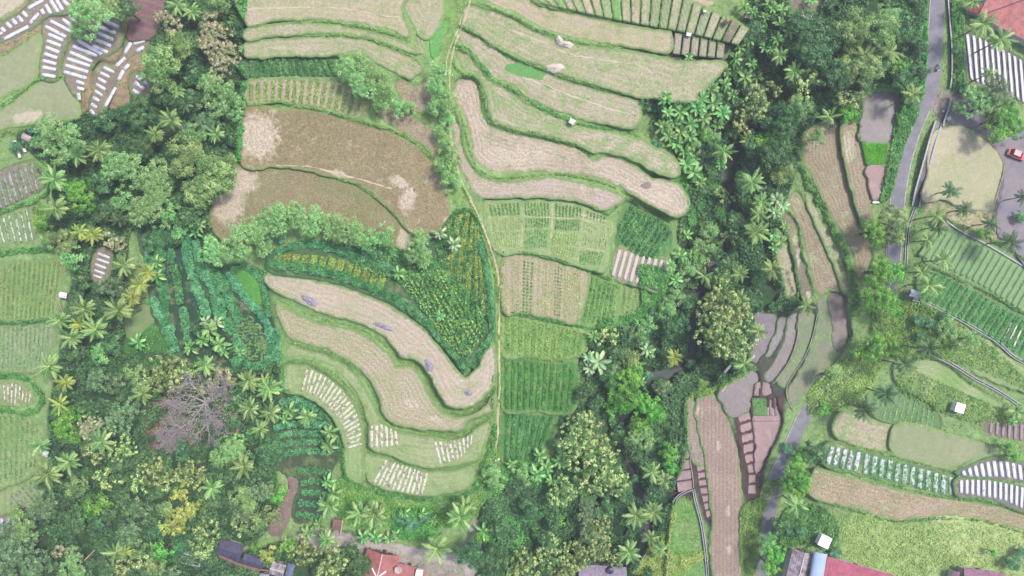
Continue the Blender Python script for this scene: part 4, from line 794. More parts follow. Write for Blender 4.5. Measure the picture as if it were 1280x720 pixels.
# teal rows left of the amphitheatre base
for i, l in enumerate([[(350,502),(372,499),(392,501)],[(345,513),(372,508),(398,510)],[(342,524),(372,519),(405,521)],[(342,535),(370,530),(410,532)],[(343,546),(370,541),(412,543)],[(345,557),(372,552),(414,554)],[(352,568),(380,563),(414,566)],[(372,590),(394,588),(414,592)],[(376,603),(394,602),(412,606)],[(376,616),(394,616),(410,620)],[(372,629),(390,630),(406,634)],[(370,642),(386,644),(400,648)]]):
    Lp = crom(l, step=1); dl = np.hypot(*np.diff(Lp,axis=0).T).sum(); k_ = max(2, int(dl/7.5)); cc_ = along(Lp, (np.arange(k_)+.5)/k_); pp = []
    for q_ in cc_: m_ = 95; a_r = rng.uniform(0,6.283,m_); rr_ = 4.5*np.sqrt(rng.random(m_)); pp.append(q_+rng.uniform(-.8,.8,2)+np.stack([np.cos(a_r)*rr_, np.sin(a_r)*rr_],1))
    leafmass('crop_rows', np.vstack(pp), 1.1, .42, CAS, 'row of round bushy teal plants beside the bare brown path', 'crop row', seed=180+i, mound=None)
for i, l in enumerate([[(602,640),(612,636),(620,634)],[(602,652),(612,650),(622,646)]]): band(l, 8, CRD, 'dark crop row beside the foot of the path', 1., .45, 2.4, 195+i)
# tall wild grass, banks and hedges
GRS = leaf_mat('wild_grass', [(74,132,66),(124,170,92),(176,196,124)], .52)
GRY = leaf_mat('tall_yellow_grass', [(116,156,84),(164,194,112),(210,220,158)], .52)
HDG = leaf_mat('bank_plants', [(60,120,72),(100,160,98),(150,196,132)], .5)
def area(poly, dens, r): 
    P = np.array(poly, float); x0,y0 = P.min(0); x1,y1 = P.max(0); n = int((x1-x0)*(y1-y0)*dens); u = r.uniform(x0,x1,n); v = r.uniform(y0,y1,n); k = pip(u,v,crom(poly,True,8)); return np.stack([u[k],v[k]],1)
for i, (poly, m, h, s, dn, lab) in enumerate([
 ([(1040,650),(1070,642),(1120,656),(1200,655),(1290,672),(1290,712),(1200,706),(1130,722),(1050,690)], GRY, .4, .34, .3, 'tall yellow green grass above the red roofs'),
 ([(860,470),(900,480),(945,458),(930,470),(900,486),(872,496),(858,500)], GRS, 1.2, .5, 2.0, 'bright tall grass beside the grey paddy'),
 ([(862,235),(880,240),(902,250),(900,290),(866,292),(860,262)], HDG, 1.0, .45, 2.2, 'bright green ground cover beside the ravine'),
 ([(820,500),(858,505),(860,560),(846,600),(818,610),(812,560)], HDG, 1.0, .45, 1.6, 'bright green ground cover below the stream bend'),
 ([(1090,375),(1125,375),(1180,392),(1190,440),(1130,450),(1095,430)], GRS, .9, .42, 1.2, 'mixed weeds between the road and the concrete channel'),
 ([(1018,480),(1075,440),(1105,450),(1075,500),(1010,520)], GRY, .6, .4, 1.0, 'yellow green weeds on the bank beside the road'),
 ([(1190,402),(1290,480),(1290,490),(1200,455),(1130,455),(1290,530),(1220,530),(1120,480)], GRS, .6, .4, .7, 'weeds on the grassy terraces at the right'),
 ([(430,595),(470,618),(530,630),(590,625),(612,560),(622,575),(600,640),(560,660),(440,660),(418,620)], GRS, .8, .4, 1.5, 'green bank below the amphitheatre'),
 ([(490,635),(545,640),(548,668),(520,676),(490,668)], leaf_mat('vivid_ground_cover', [(60,122,66),(92,156,84),(140,192,108)], .5), 1.4, .45, 2.6, 'vivid green low thicket above the concrete lane'),
 ([(846,620),(870,622),(880,690),(878,725),(838,725),(842,650)], GRS, .35, .3, .5, 'grass of the bright field between channels'),
 ([(885,690),(845,720),(790,725),(800,700),(830,655),(846,640),(838,690)], GRY, .9, .45, 1.6, 'weedy bank right of the ravine stream'),
 ([(925,640),(950,620),(956,600),(975,600),(955,640),(945,720),(928,720)], GRS, .8, .4, 1.6, 'green strip between the strip field and the road'),
 ([(980,640),(1020,630),(1050,655),(1045,690),(1010,680),(975,690)], HDG, 1.3, .5, 1.6, 'dark weeds around the small white tank'),
 ([(1120,-10),(1156,-10),(1160,60),(1150,130),(1120,110)], HDG, 1.2, .5, 2.0, 'weedy bank left of the upper road'),
 ([(1124,130),(1150,136),(1132,180),(1112,250),(1100,255),(1112,200)], HDG, 1.0, .45, 1.8, 'hedge bank between the paddy and the road'),
 ([(1190,0),(1204,0),(1206,110),(1192,115)], HDG, 1.2, .5, 1.4, 'weeds behind the thin roadside wall'),
 ([(618,590),(700,575),(700,640),(640,700),(610,690)], HDG, 1.0, .45, .9, 'low plants in the clearing below the ridged fields'),
 ([(800,330),(850,350),(840,380),(800,405),(745,410),(750,400),(800,385)], HDG, 1.2, .5, 1.6, 'leafy curved bank left of the flowering tree'),
 ]): leafmass('ground_cover', area(poly, dn, np.random.default_rng(300+i)), h, s, m, lab, 'ground cover', seed=200+i)
hed = [([(303,-10),(300,40),(303,100),(300,150),(298,200)],9,1.6,'leafy green hedge at the left side of the top terraces'),
 ([(1004,206),(1012,230),(1030,262),(1050,300),(1062,330),(1068,360),(1072,395)],8,1.3,'long dark green hedge bank between two brown terraces'),
 ([(568,56),(584,61),(600,79),(613,94),(626,103),(642,113),(662,126),(682,137),(706,147),(735,157),(772,164),(800,171)],4.5,.7,'thick green bank along the curved ploughed terrace'),
 ([(566,78),(573,88),(582,94),(596,97),(602,108),(606,130),(612,146),(620,155),(645,163),(690,172),(720,182),(738,196)],4,.6,'green bank around the ploughed peninsula'),
 ([(568,128),(576,142),(582,165),(588,190),(600,212),(625,223),(690,218),(740,225),(775,238),(800,255),(830,274)],3,.45,'low green bank between the two ploughed terraces'),
 ([(603,248),(640,247),(690,249),(735,256),(760,268),(775,252),(785,248)],3.5,.5,'green rim above the vegetable plots'),
 ([(660,164),(700,178),(730,188)],4,.5,'green patch bank in the curved terrace'),
 ([(628,316),(660,317),(700,326),(738,340),(765,350)],5,.7,'leafy strip between vegetable plots and crop columns'),
 ([(628,391),(655,394),(690,402),(722,408),(760,412),(800,405),(826,388)],5,.8,'leafy arc bank below the crop columns'),
 ([(630,447),(680,450),(720,453)],4,.6,'leafy strip above the ridged field'),
 ([(345,372),(370,386),(405,400),(440,408),(468,421),(488,438),(500,452),(512,454),(524,463),(534,478),(544,498),(560,514),(582,518),(602,505),(616,488)],3,.4,'grassy bank below the highest amphitheatre terrace'),
 ([(358,427),(385,432),(410,439),(432,451),(452,468),(464,488),(474,510),(484,528),(520,538),(570,544),(600,528),(616,516)],3,.4,'grassy bank below the second amphitheatre terrace'),
 ([(358,451),(385,450),(408,461),(428,476),(444,496),(454,520),(457,545),(460,566)],2.6,.4,'grassy bank above the crescent terrace'),
 ([(460,567),(500,577),(530,586),(560,586),(592,580),(606,570)],2.6,.35,'grassy bank above the lowest terrace'),
 ([(428,560),(432,600),(462,612),(490,619),(550,625),(585,618),(600,598),(614,560),(620,530)],7,.9,'green shrub bank around the foot of the amphitheatre'),
 ([(345,425),(352,440),(352,470),(356,490),(380,500),(405,515),(420,540),(424,565)],6,.8,'green shrub bank left of the crescent terrace'),
 ([(308,52),(350,47),(400,44.5),(440,46),(475,53),(510,68),(525,80)],2.6,.4,'grassy bank below the narrow curved terrace'),
 ([(308,33),(345,29),(400,27),(440,31),(485,41),(512,53)],3,.4,'grassy bank below the top tan terrace'),
 ([(308,132),(345,131),(380,134),(410,140),(440,151),(465,157),(500,167),(520,180),(540,200)],5,.6,'green bank below the yellow crop rows'),
 ([(309,72),(350,71),(420,69)],3,.5,'green edge above the dark crop rows'),
 ([(303,208.5),(345,208.5),(400,218),(430,226),(452,234),(480,256),(500,277),(514,294)],1.6,.3,'thin grassy line between the two brown fields'),
 ([(594,2),(615,9),(640,19),(665,32),(690,43),(720,52),(760,58),(800,63),(840,69)],2.6,.4,'grassy bank below the long pale terrace'),
 ([(672,6),(700,13),(740,22),(780,28),(830,37),(860,44),(925,60)],3,.4,'grassy bank below the strip plots'),
 ([(574,32),(598,44),(640,70),(670,83),(700,95),(735,106),(770,117),(800,125),(845,131),(870,130)],2.6,.4,'grassy bank below the broad pale terrace'),
 ([(0,132),(20,120),(38,108),(50,98),(80,97)],5,.5,'bright grass bank between the two smooth fields'),
 ([(-10,170),(20,166),(50,158),(100,150)],6,.6,'bright grass bank below the olive field'),
 ([(-10,268),(15,260),(50,246),(62,236)],6,1,'leafy bank below the grey beds'),
 ([(-10,316),(30,314),(62,312),(90,320)],8,1.2,'leafy teal bank above the yellow green field'),
 ([(-10,404),(30,403),(70,400)],5,.9,'leafy bank below the yellow green field'),
 ([(-10,470),(22,470),(46,484),(52,500),(44,514),(20,516),(-10,510)],7,1.1,'teal leafy bank around the small plot at the left edge'),
 ([(1158,280),(1185,276),(1240,300),(1288,328)],5,.8,'leafy strip below the channel at the right edge'),
 ([(1150,332),(1180,340),(1230,364),(1288,396)],4,.7,'leafy strip between the two right bed fields'),
 ([(1020,584),(1060,590),(1110,604),(1150,616),(1196,624),(1240,628),(1288,646)],4,.5,'green line above the long brown terrace'),
 ([(1012,624),(1050,632),(1080,642),(1120,652),(1180,648),(1230,652),(1288,668)],4,.5,'green line below the long brown terrace'),
 ([(1034,552),(1070,558),(1130,574),(1190,590)],3,.5,'green line above the leafy mulch plot'),
 ([(566,196),(576,228),(592,262),(606,295),(614,325),(619,350),(620,400),(620,460)],4,.5,'weedy margin left of the footpath'),
 ([(630,320),(627,360),(628,420),(628,500),(626,560),(612,600)],3,.4,'weedy margin right of the footpath'),
 ([(618,470),(616,510),(612,545),(604,590),(596,615)],6,.7,'green shrubs between the amphitheatre and the footpath'),
 ([(1075,105),(1074,150),(1076,176),(1082,206)],2,.4,'thin grass rim left of the paddy'),
 ([(1000,700),(1010,685),(1016,680)],4,1,'weeds beside the grey roof')]
for i, (l,w,h,lab) in enumerate(hed): band(l, w*(1 if h > .85 else .85), (HDG if h > .65 else GRS), lab, h*(1 if h > .85 else .6), .30+.12*h, 1.9 if h > .85 else 1.4, 400+i, holes=.28 if h < .85 else .12, cat='hedge' if h > 1 else 'grass bank', name='grass_bank', up=.8)
leafmass('broad_leaf_crop', area([(545,298),(572,260),(594,266),(606,300),(614,350),(614,400),(560,350),(520,352),(498,337),(545,332)], 1.5, np.random.default_rng(8)), .8, .46, CRB, 'mixed leafy crop at the top of the crop bank', 'crop', seed=176, clump=5)
leafmass('broad_leaf_crop', area([(430,300),(500,312),(560,336),(520,352),(440,330)], 1.5, np.random.default_rng(9)), 1.0, .5, CRB, 'dark leafy crop under the feathery row', 'crop', seed=177, clump=5)
leafmass('lane_weeds', area([(338,570),(352,566),(372,590),(368,640),(352,668),(332,640)], .8, np.random.default_rng(10)), .3, .3, GRS, 'sparse weeds on the bare brown path', 'grass', seed=178) if False else None
# short grass over every green bank between the fields
r_ = np.random.default_rng(77); nearf = blur(MASK.astype(float), 5, 2)
u = r_.uniform(-20,1300,150000); v = r_.uniform(-20,740,150000); xi = (u-U0).astype(int); yi = (v-V0).astype(int)
dark = GC[yi,xi].sum(-1) < .19
k = (~MASK[yi,xi]) & ~dark & (vnoise(u,v,7,91) > .34); k &= pdist(u, v, crom(ROAD, step=20)) > 11; k &= pdist(u, v, crom(RIVER, step=20)) > 8
grey = np.abs(GC[yi,xi,0]-GC[yi,xi,1]) < .015
k &= ~grey
leafmass('grass', np.stack([u[k],v[k]],1), .28, .34, GRS, 'short rough grass on the banks', 'grass', seed=7, clump=9)
# undergrowth of the two woods
UND = leaf_mat('undergrowth_leaf', [(48,80,62),(78,116,86),(124,160,114)], .5)
for i, p in enumerate(FOREST):
    pts = area(p, 1.05, np.random.default_rng(500+i)); xi = np.clip((pts[:,0]-U0).astype(int),0,gu.shape[1]-1); yi = np.clip((pts[:,1]-V0).astype(int),0,gu.shape[0]-1)
    k = ~MASK[yi,xi] & (pdist(pts[:,0],pts[:,1],crom(RIVER,step=20)) > 6) & (GC[yi,xi,0] < .12) & (vnoise(pts[:,0],pts[:,1],11,61+i) > .3)
    leafmass('undergrowth', pts[k], 2.6, .62, UND, 'dark undergrowth beneath the trees', 'undergrowth', seed=30+i, clump=10)
# ------------------------------------------------------------------ trees, palms, bananas: a few of each are modelled, then copied thing by thing
BARK = plain('bark', (132,116,100), .95, .5, .3, 3)
PBARK = plain('palm_bark', (150,140,122), .95, .5, .25, 4)
def unit(v): return v/np.maximum(1e-6, np.linalg.norm(v, axis=-1, keepdims=True))
def crown_mesh(seed, R0, lobes, clumps, leaves, cr, ls, flat=.55, tuft=0., asp=.6, open_=0.1):
    """crown of radius R0: lobes carry leaf clumps, each clump a puff of leaf faces; base of the tree at z=0"""
    r = np.random.default_rng(seed); hz = R0*1.55
    L = []
    for i in range(lobes):
        a = 2*math.pi*(i/lobes)+r.uniform(-.5,.5); d = R0*r.uniform(.30,.66) if i else R0*.12
        L.append((d*math.cos(a), d*math.sin(a), hz+R0*r.uniform(-.12,.22)-d*.22+(0.15*R0 if i == 0 else 0), R0*r.uniform(.30,.50)))
    L = np.array(L); w = L[:,3]**2; li = r.choice(len(L), clumps, p=w/w.sum()); D = r.normal(size=(clumps,3)); D[:,2] = np.abs(D[:,2])*1.1-.35; D = unit(D)
    rad = L[li,3]*r.uniform(.72,1.12,clumps); C = L[li,:3]+D*rad[:,None]*np.array([1,1,flat*1.3]); keep = r.random(clumps) > open_; C, D, li = C[keep], D[keep], li[keep]
    ct = np.clip(r.normal(.5,.22,len(C))+(li%3-1)*.1, 0, 1); n = len(C)*leaves; ci = np.repeat(np.arange(len(C)), leaves)
    o = r.normal(size=(n,3)); o = unit(o)*(r.random(n)**.45)[:,None]*cr; o[:,2] = np.abs(o[:,2])*.8-.15*cr
    P = C[ci]+o; Nn = unit(o)*.7+D[ci]*.35+np.array([0,0,.75])+r.normal(size=(n,3))*.35
    hi = np.clip(o[:,2]/cr, 0, 1)
    t = np.clip(ct[ci]*.85+r.normal(.08,.16,n)+(tuft*(ct[ci] > .45)*(hi > .38)*.6), 0, 1)
    V, Fq, tt = cards(P, Nn, ls*r.uniform(.6,1.35,n), t, asp, r=r)
    return mesh_np('crown', V, Fq, {'tint': tt})
def trunk_mesh(seed, R0, mat=None, lean=.04, limbs=5):
    r = random.Random(seed); mb = MB(); h = R0*1.5; rb = R0*.055+.06
    mb.tube([(0,0,-.6),(R0*lean*.3,0,h*.3),(R0*lean,0,h*.62),(R0*lean*1.2,0,h)], [rb*1.5,rb,rb*.75,rb*.35], 7)
    for i in range(limbs):
        a = 2*math.pi*i/limbs+r.uniform(-.4,.4); z0 = h*r.uniform(.45,.7); d = R0*r.uniform(.45,.7)
        mb.tube([(0,0,z0),(math.cos(a)*d*.5,math.sin(a)*d*.5,z0+h*.2),(math.cos(a)*d,math.sin(a)*d,h*r.uniform(.9,1.08))], [rb*.6,rb*.4,rb*.15], 5)
    return mesh_py('trunk', mb.V, mb.F, True)
KM = {
 'A': leaf_mat('feathery_pale_leaf', [(94,142,94),(142,188,130),(188,222,168)], .52),
 'B': leaf_mat('dark_leaf', [(44,82,62),(76,120,86),(126,166,118)], .5),
 'C': leaf_mat('flowering_leaf', [(60,100,66),(118,150,98),(214,220,168)], .52),
 'D': leaf_mat('pinkish_leaf', [(104,126,96),(176,176,148),(228,216,200)], .52),
 'E': leaf_mat('olive_leaf', [(80,116,76),(132,164,108),(184,200,144)], .5),
 'G': leaf_mat('bright_leaf', [(52,118,58),(98,168,76),(160,208,106)], .5),
 'H': leaf_mat('grey_green_leaf', [(62,98,80),(112,146,116),(170,190,156)], .5),
 'Y': leaf_mat('yellow_leaf', [(104,136,72),(168,188,104),(224,226,144)], .48),
 'T': leaf_mat('teal_leaf', [(44,98,80),(76,136,108),(124,178,142)], .5),
}
SPEC = {  # lobes, clumps, leaves per clump, clump radius, leaf size, flat, tuft
 'A': (9, 190, 26, .62, .34, .5, 0., .5), 'B': (7, 120, 34, .8, .42, .6, 0., .62), 'C': (8, 150, 24, .52, .40, .6, .9, .55), 'D': (8, 170, 24, .5, .34, .6, .5, .55),
 'E': (7, 120, 34, .8, .38, .6, 0., .55), 'G': (7, 130, 34, .7, .36, .6, .1, .6), 'H': (7, 150, 28, .6, .34, .65, .2, .5), 'Y': (7, 120, 30, .6, .42, .6, .4, .6), 'T': (6, 110, 34, .7, .4, .5, 0., .6),
}
CR = {}
def crown_variants(k):
    lo, cl, le, cr, ls, fl, tf, asp = SPEC[k]; out_ = []
    for si, (R0, fc, fs) in enumerate([(2.4,.28,.85),(5.0,1.0,1.0)]):
        for v in range(2):
            me = crown_mesh(hash_(k)+v+10*si, R0, max(4, lo-(4 if si == 0 else 0)), int(cl*fc), le, cr*fs, ls*fs, fl, tf, asp)
            me.materials.append(KM[k]); out_.append((R0, me))
    return out_
def hash_(k): return ord(k)*37
for k in KM: CR[k] = crown_variants(k)
TR = {}
for si, R0 in enumerate((2.4, 5.0)):
    for v in range(2): m = trunk_mesh(v+si*7, R0); m.materials.append(BARK); TR[(si,v)] = m
# palms
PL = {'P': leaf_mat('palm_frond', [(70,112,70),(136,170,108),(212,226,168)], .5), 'Q': leaf_mat('yellow_palm_frond', [(96,124,66),(166,184,100),(224,216,140)], .5), 'K': leaf_mat('dark_palm_frond', [(34,66,52),(72,108,78),(140,166,124)], .5)}
NL = {'N': leaf_mat('banana_leaf', [(48,102,66),(100,154,100),(174,210,150)], .5), 'M': leaf_mat('silvery_banana_leaf', [(70,116,92),(140,176,140),(206,220,184)], .52)}
def palm_mesh(seed, nf=20, L0=4.0, hh=9.):
    r = np.random.default_rng(seed); V = []; Fq = []; T = []
    def quad(p, q, wd, t):
        i = len(V)
        V.extend([p-wd*.3, p+wd*.3, q+wd*.35, q-wd*.35]); Fq.append((i,i+1,i+2,i+3)); T.extend([t]*4)
    for f in range(nf):
        a = f*2.399963+r.uniform(-.3,.3); age = f/nf; el = R(64-78*age+r.uniform(-6,6)); L = L0*(.72+.28*math.sin(math.pi*min(1,age+.35)))*r.uniform(.9,1.08)
        p = np.array([0,0,hh]); d = np.array([math.cos(a)*math.cos(el), math.sin(a)*math.cos(el), math.sin(el)]); pts = [p]; side = np.array([-math.sin(a), math.cos(a), 0]); bend = r.uniform(-.03,.03)
        n = 14
        for i in range(n):
            p = p+d*L/n; pts.append(p); d = d+np.array([0,0,-.085-.02*age])+side*bend; d /= np.linalg.norm(d)
        t0 = np.clip(.5+r.normal(0,.17)+.3*(age > .82)-.2*(age < .2), 0, 1); L *= r.choice([1,1,1,.8,.6]); el -= .5*(r.random() < .12)
        for i in range(n):
            w = side*(.12*(1-i/n)+.03); quad(pts[i], pts[i+1], w*1.6, min(1, t0+.35))
            if i < 1: continue
            ll = (1.05*math.sin(math.pi*(.12+.86*i/n))+.1)*.56
            for sg in (-1, 1):
                for h_ in (0, .5):
                    q0 = pts[i]*(1-h_)+pts[i+1]*h_; dd = (pts[i+1]-pts[i]); dd = dd/np.linalg.norm(dd)
                    e = side*sg*.8+dd*.62+np.array([0,0,-.28+r.uniform(-.2,.12)]); e /= np.linalg.norm(e); q1 = q0+e*ll*r.uniform(.8,1.1)
                    quad(q0, q1, dd*.15, np.clip(t0+r.normal(0,.12)-.05, 0, 1))
    me = mesh_np('crown', np.array(V), np.array(Fq), {'tint': np.array(T)}); return me
def palm_trunk(hh, seed=0):
    r = random.Random(seed); mb = MB(); k = r.uniform(-.5,.5)
    pts = [(k*(1-z/hh)*(z/hh)*1.6, .3*k*(1-z/hh)*(z/hh), z) for z in [hh*i/8 for i in range(9)]]; pts[0] = (pts[0][0], pts[0][1], -.8)
    mb.tube(pts, [.26,.2,.18,.17,.165,.16,.155,.15,.17], 8); return mesh_py('trunk', mb.V, mb.F, True)
def nuts(hh, seed=0):
    mb = MB(); r = random.Random(seed)
    for i in range(7):
        a = i*.9; x, y, z = .34*math.cos(a), .34*math.sin(a), hh-.22+r.uniform(-.1,.1)
        P = []; n = 6
        for j, (q, zz) in enumerate([(0.02,-.13),(.1,-.07),(.13,0),(.1,.08),(.02,.13)]):
            for k in range(n): t = 2*math.pi*k/n; P.append((x+q*math.cos(t), y+q*math.sin(t), z+zz))
        mb.add(P, [(j*n+k, j*n+(k+1)%n, (j+1)*n+(k+1)%n, (j+1)*n+k) for j in range(4) for k in range(n)])
    return mesh_py('coconuts', mb.V, mb.F, True)
NUTM = plain('coconut_husk', (150,150,80), .6, .5)
PV = [(palm_mesh(s, nf), palm_trunk(9., s), nuts(9., s)) for s, nf in ((1,21),(2,16),(3,24),(4,18),(5,20))]
def banana_mesh(seed, nl=9, L0=2.3, hh=2.6):
    r = np.random.default_rng(seed); V = []; Fq = []; T = []
    for f in range(nl):
        a = f*2.399963+r.uniform(-.25,.25); age = f/nl; el = R(66-50*age+r.uniform(-8,8)); L = L0*r.uniform(.8,1.1); p = np.array([0,0,hh]); d = np.array([math.cos(a)*math.cos(el), math.sin(a)*math.cos(el), math.sin(el)])
        side = np.array([-math.sin(a), math.cos(a), 0]); n = 9; rows_ = []; t0 = np.clip(r.normal(.5,.16),0,1)
        for i in range(n+1):
            w = .04 if i < 2 else .34*math.sin(math.pi*min(.97,(i-1.4)/(n-1.0)))**.6+.02; up = np.array([0,0,.14*w/.34])
            rows_.append((p-side*w+up, p.copy(), p+side*w+up)); p = p+d*L/n; d = d+np.array([0,0,-.17]); d /= np.linalg.norm(d)
        for i in range(n):
            for s_ in (0,1):
                j = len(V); V += [rows_[i][s_], rows_[i][s_+1], rows_[i+1][s_+1], rows_[i+1][s_]]; Fq.append((j,j+1,j+2,j+3)); e = r.normal(0,.08); m = [0,.3,.3,0] if s_ == 0 else [.3,0,0,.3]; T += [np.clip(t0+e+x,0,1) for x in m]
    return mesh_np('crown', np.array(V), np.array(Fq), {'tint': np.array(T)})
def stem_mesh(hh):
    mb = MB(); mb.tube([(0,0,-.4),(0,0,.3),(0,0,hh*.7),(0,0,hh+.1)], [.17,.15,.11,.07], 8); return mesh_py('stem', mb.V, mb.F, True)
STEMM = plain('banana_stem', (136,150,96), .7, .5)
def shoots(seed):   # a clump: three stems close together carry one look from above
    return banana_mesh(seed, 10, 2.3)
NV = [(banana_mesh(s, n_, 2.3), stem_mesh(2.6)) for s, n_ in ((11,9),(12,11),(13,8))]
for me, st in NV: st.materials.append(STEMM)
for c, t, n_ in PV: t.materials.append(PBARK); n_.materials.append(NUTM)
PVM = {}
for k, m in PL.items():
    for i, (c, t, n_) in enumerate(PV): c2 = c.copy(); c2.materials.append(m); PVM[(k,i)] = c2
NVM = {}
for k, m in NL.items():
    for i, (c, t) in enumerate(NV): c2 = c.copy(); c2.materials.append(m); NVM[(k,i)] = c2

ZONES = [  # (u, v, phrase) - where a plant stands, in words
 (235,20,'at the top edge left of the tan terraces'),(140,20,'over the striped mulch beds'),(275,60,'along the left rim of the top terraces'),(200,90,'in the wood right of the mulch beds'),
 (140,150,'below the mulch beds'),(75,170,'beside the small shed at the left'),(200,170,'in the middle of the left wood'),(270,150,'left of the brown field'),(180,240,'in the pale tree cluster of the left wood'),
 (85,215,'beside the grey beds at the left edge'),(250,215,'at the left corner of the olive field'),(100,300,'above the small mulch plot'),(60,290,'beside the weedy beds'),(250,290,'above the teal crop rows'),(160,345,'below the small mulch plot'),
 (330,295,'between olive field and teal hedge'),(400,285,'along the lower edge of the olive field'),(100,400,'near the pale striped field'),(175,425,'in the shady clearing'),(70,470,'beside the small rimmed plot'),
 (130,450,'left of the shady clearing'),(270,420,'on the lower teal crop rows'),(210,470,'above the bare grey tree'),(280,475,'right above the bare grey tree'),(330,500,'left of the amphitheatre corner'),(300,550,'right of the bare grey tree'),
 (140,510,'left of the bare grey tree'),(75,525,'near the white hut in the left wood'),(80,590,'beside the thin pale beds'),(160,590,'below the reddish bare ground'),(230,600,'in the lower left wood'),(300,590,'left of the bare brown path'),(160,660,'in the bottom left wood'),
 (40,650,'beside the three mulch beds'),(40,700,'in the bottom left corner'),(225,650,'beside the yellow tree'),(240,700,'around the dark walled tank'),(310,650,'above the ruined sheds'),(350,690,'beside the grey shed roofs'),(420,700,'left of the red roofed house'),(400,560,'beside the teal rows by the amphitheatre'),
 (410,640,'above the thatched shed'),(460,650,'above the concrete lane'),(520,645,'on the vivid green thicket'),(575,640,'at the foot of the footpath'),(550,690,'at the right end of the lane'),(610,600,'beside the end of the footpath'),(600,690,'right of the lane at the bottom'),
 (450,110,'at the right end of the crop rows'),(550,130,'beside the upper footpath'),(530,305,'at the tip of the brown fields'),(500,345,'on the leafy crop bank'),(600,290,'at the top of the crop bank'),(660,650,'in the clearing at the bottom middle'),(675,580,'below the ridged fields'),
 (735,580,'in the big flowering grove'),(700,690,'in the bottom middle wood'),(755,680,'beside the bottom stream'),(800,650,'over the bottom stream'),(800,560,'right of the flowering grove'),(785,490,'beside the stream bend'),(740,440,'at the right end of the ridged field'),
 (810,415,'below the curved leafy bank'),(850,330,'right of the whitish beds'),(905,400,'left of the dark purple paddy'),(860,460,'below the big flowering tree'),(870,210,'at the right tip of the ploughed terrace'),(835,155,'below the broad pale terrace'),(890,130,'right of the broad pale terrace'),
 (935,60,'at the end of the strip plots'),(940,130,'in the upper right wood beside the bananas'),(970,30,'at the top edge of the right wood'),(1040,50,'under the top edge left of the road'),(1095,80,'left of the upper road'),(1020,130,'above the large tan terrace'),(975,190,'left of the large tan terrace'),
 (930,240,'in the middle of the right ravine'),(920,330,'above the big flowering tree'),(970,270,'beside the pale brown terrace'),(1000,380,'above the weedy paddies'),(1110,280,'over the middle of the road'),(1105,360,'over the road by the grey hut'),(1095,435,'over the lower road bend'),(1141,118,'between paddy and road'),
 (1240,60,'beside the big red roof'),(1250,140,'below the wide white mulch beds'),(1190,250,'on the left rim of the dry lawn'),(1250,290,'on the right rim of the dry lawn'),(1165,330,'at the left end of the bed fields'),(1140,440,'at the head of the grassy terraces'),(1090,500,'on the plot with thin pale lines'),(1030,480,'left of the lower road'),
 (1190,420,'beside the long concrete channel'),(1005,590,'right of the lower road'),(990,640,'at the left end of the long brown terrace'),(965,690,'beside the grey tiled roof'),(1260,540,'at the right edge near the grey beds'),(1045,690,'around the small white tank'),(1265,700,'in the bottom right corner')]
DESC = {'A': ('pale feathery tree','tree'),'B': ('dark leafy tree','tree'),'C': ('cream flowering tree','tree'),'D': ('pinkish crowned tree','tree'),'E': ('olive green tree','tree'),'G': ('bright green tree','tree'),
 'H': ('grey green tree','tree'),'Y': ('yellow leaved tree','tree'),'T': ('teal green bush','bush'),'P': ('coconut palm','palm'),'Q': ('yellowish palm','palm'),'K': ('dark fronded palm','palm'),'N': ('green banana plant','banana plant'),'M': ('silvery banana plant','banana plant')}
NAME = {'P':'coconut_palm','Q':'coconut_palm','K':'coconut_palm','N':'banana_plant','M':'banana_plant','T':'bush'}
def SZ(r, k):
    if k in 'PQKNM': return ''
    return 'very large ' if r >= 29 else 'large ' if r >= 23 else 'small ' if r < 15 else ''
PLANTS = []
def plant(k, u, v, r, dz=0.):
    z0 = float(zat(u, v)); rm = r*S; q = random.Random(int(u*7+v*13)); rz = q.uniform(0, 6.28)
    if k in 'PQK':
        sc = rm/3.5; hh = 9.; s_ = max(.75, sc); i = q.randrange(5)
        hgt = q.uniform(.85,1.2)
        x, y, _ = W(u, v, z0+9*s_*.86*hgt); t = empty('coconut_palm', (x, y, z0), rz)
        s_ *= .86; tr = link('trunk', PV[i][1], None, t); tr.scale = (s_, s_, s_*hgt)
        c = link('crown', PVM[(k,i)], None, t); tx, ty = q.uniform(-.16,.16), q.uniform(-.16,.16); c.location = (-ty*9*s_, tx*9*s_, 9*s_*hgt-9*s_+.04); c.rotation_euler = (tx, ty, 0); c.scale = (s_*q.uniform(.85,1.12), s_*q.uniform(.85,1.12), s_)
        n_ = link('coconuts', PV[i][2], None, t); n_.location = (0,0,9*s_*hgt-9*s_); n_.scale = (s_,)*3
    elif k in 'NM':
        sc = rm/2.0; i = q.randrange(3); x, y, _ = W(u, v, z0+2.6*sc); t = empty('banana_plant', (x, y, z0), rz)
        c = link('crown', NVM[(k,i)], None, t); st = link('stem', NV[i][1], None, t); c.scale = st.scale = (sc, sc, sc*q.uniform(.9,1.2))
    else:
        si = 0 if rm < 3.1 else 1; v_ = q.randrange(2); R0, me = CR[k][si*2+v_]; sc = rm*1.08/R0; low = .55 if k == 'T' else 1
        x, y, _ = W(u, v, z0+R0*sc*1.5*low); t = empty('bush' if k == 'T' else 'tree', (x, y, z0), rz)
        zs = sc*q.uniform(.9,1.15)*low
        c = link('crown', me, None, t); c.scale = (sc*q.uniform(.92,1.08), sc*q.uniform(.92,1.08), zs)
        tr = link('trunk', TR[(si,v_)], None, t); tr.scale = (sc, sc, zs)
    zi = min(range(len(ZONES)), key=lambda i: (ZONES[i][0]-u)**2+(ZONES[i][1]-v)**2)
    PLANTS.append(dict(o=t, k=k, u=u, v=v, base=SZ(r,k)+DESC[k][0], cat=DESC[k][1], z=zi)); return t
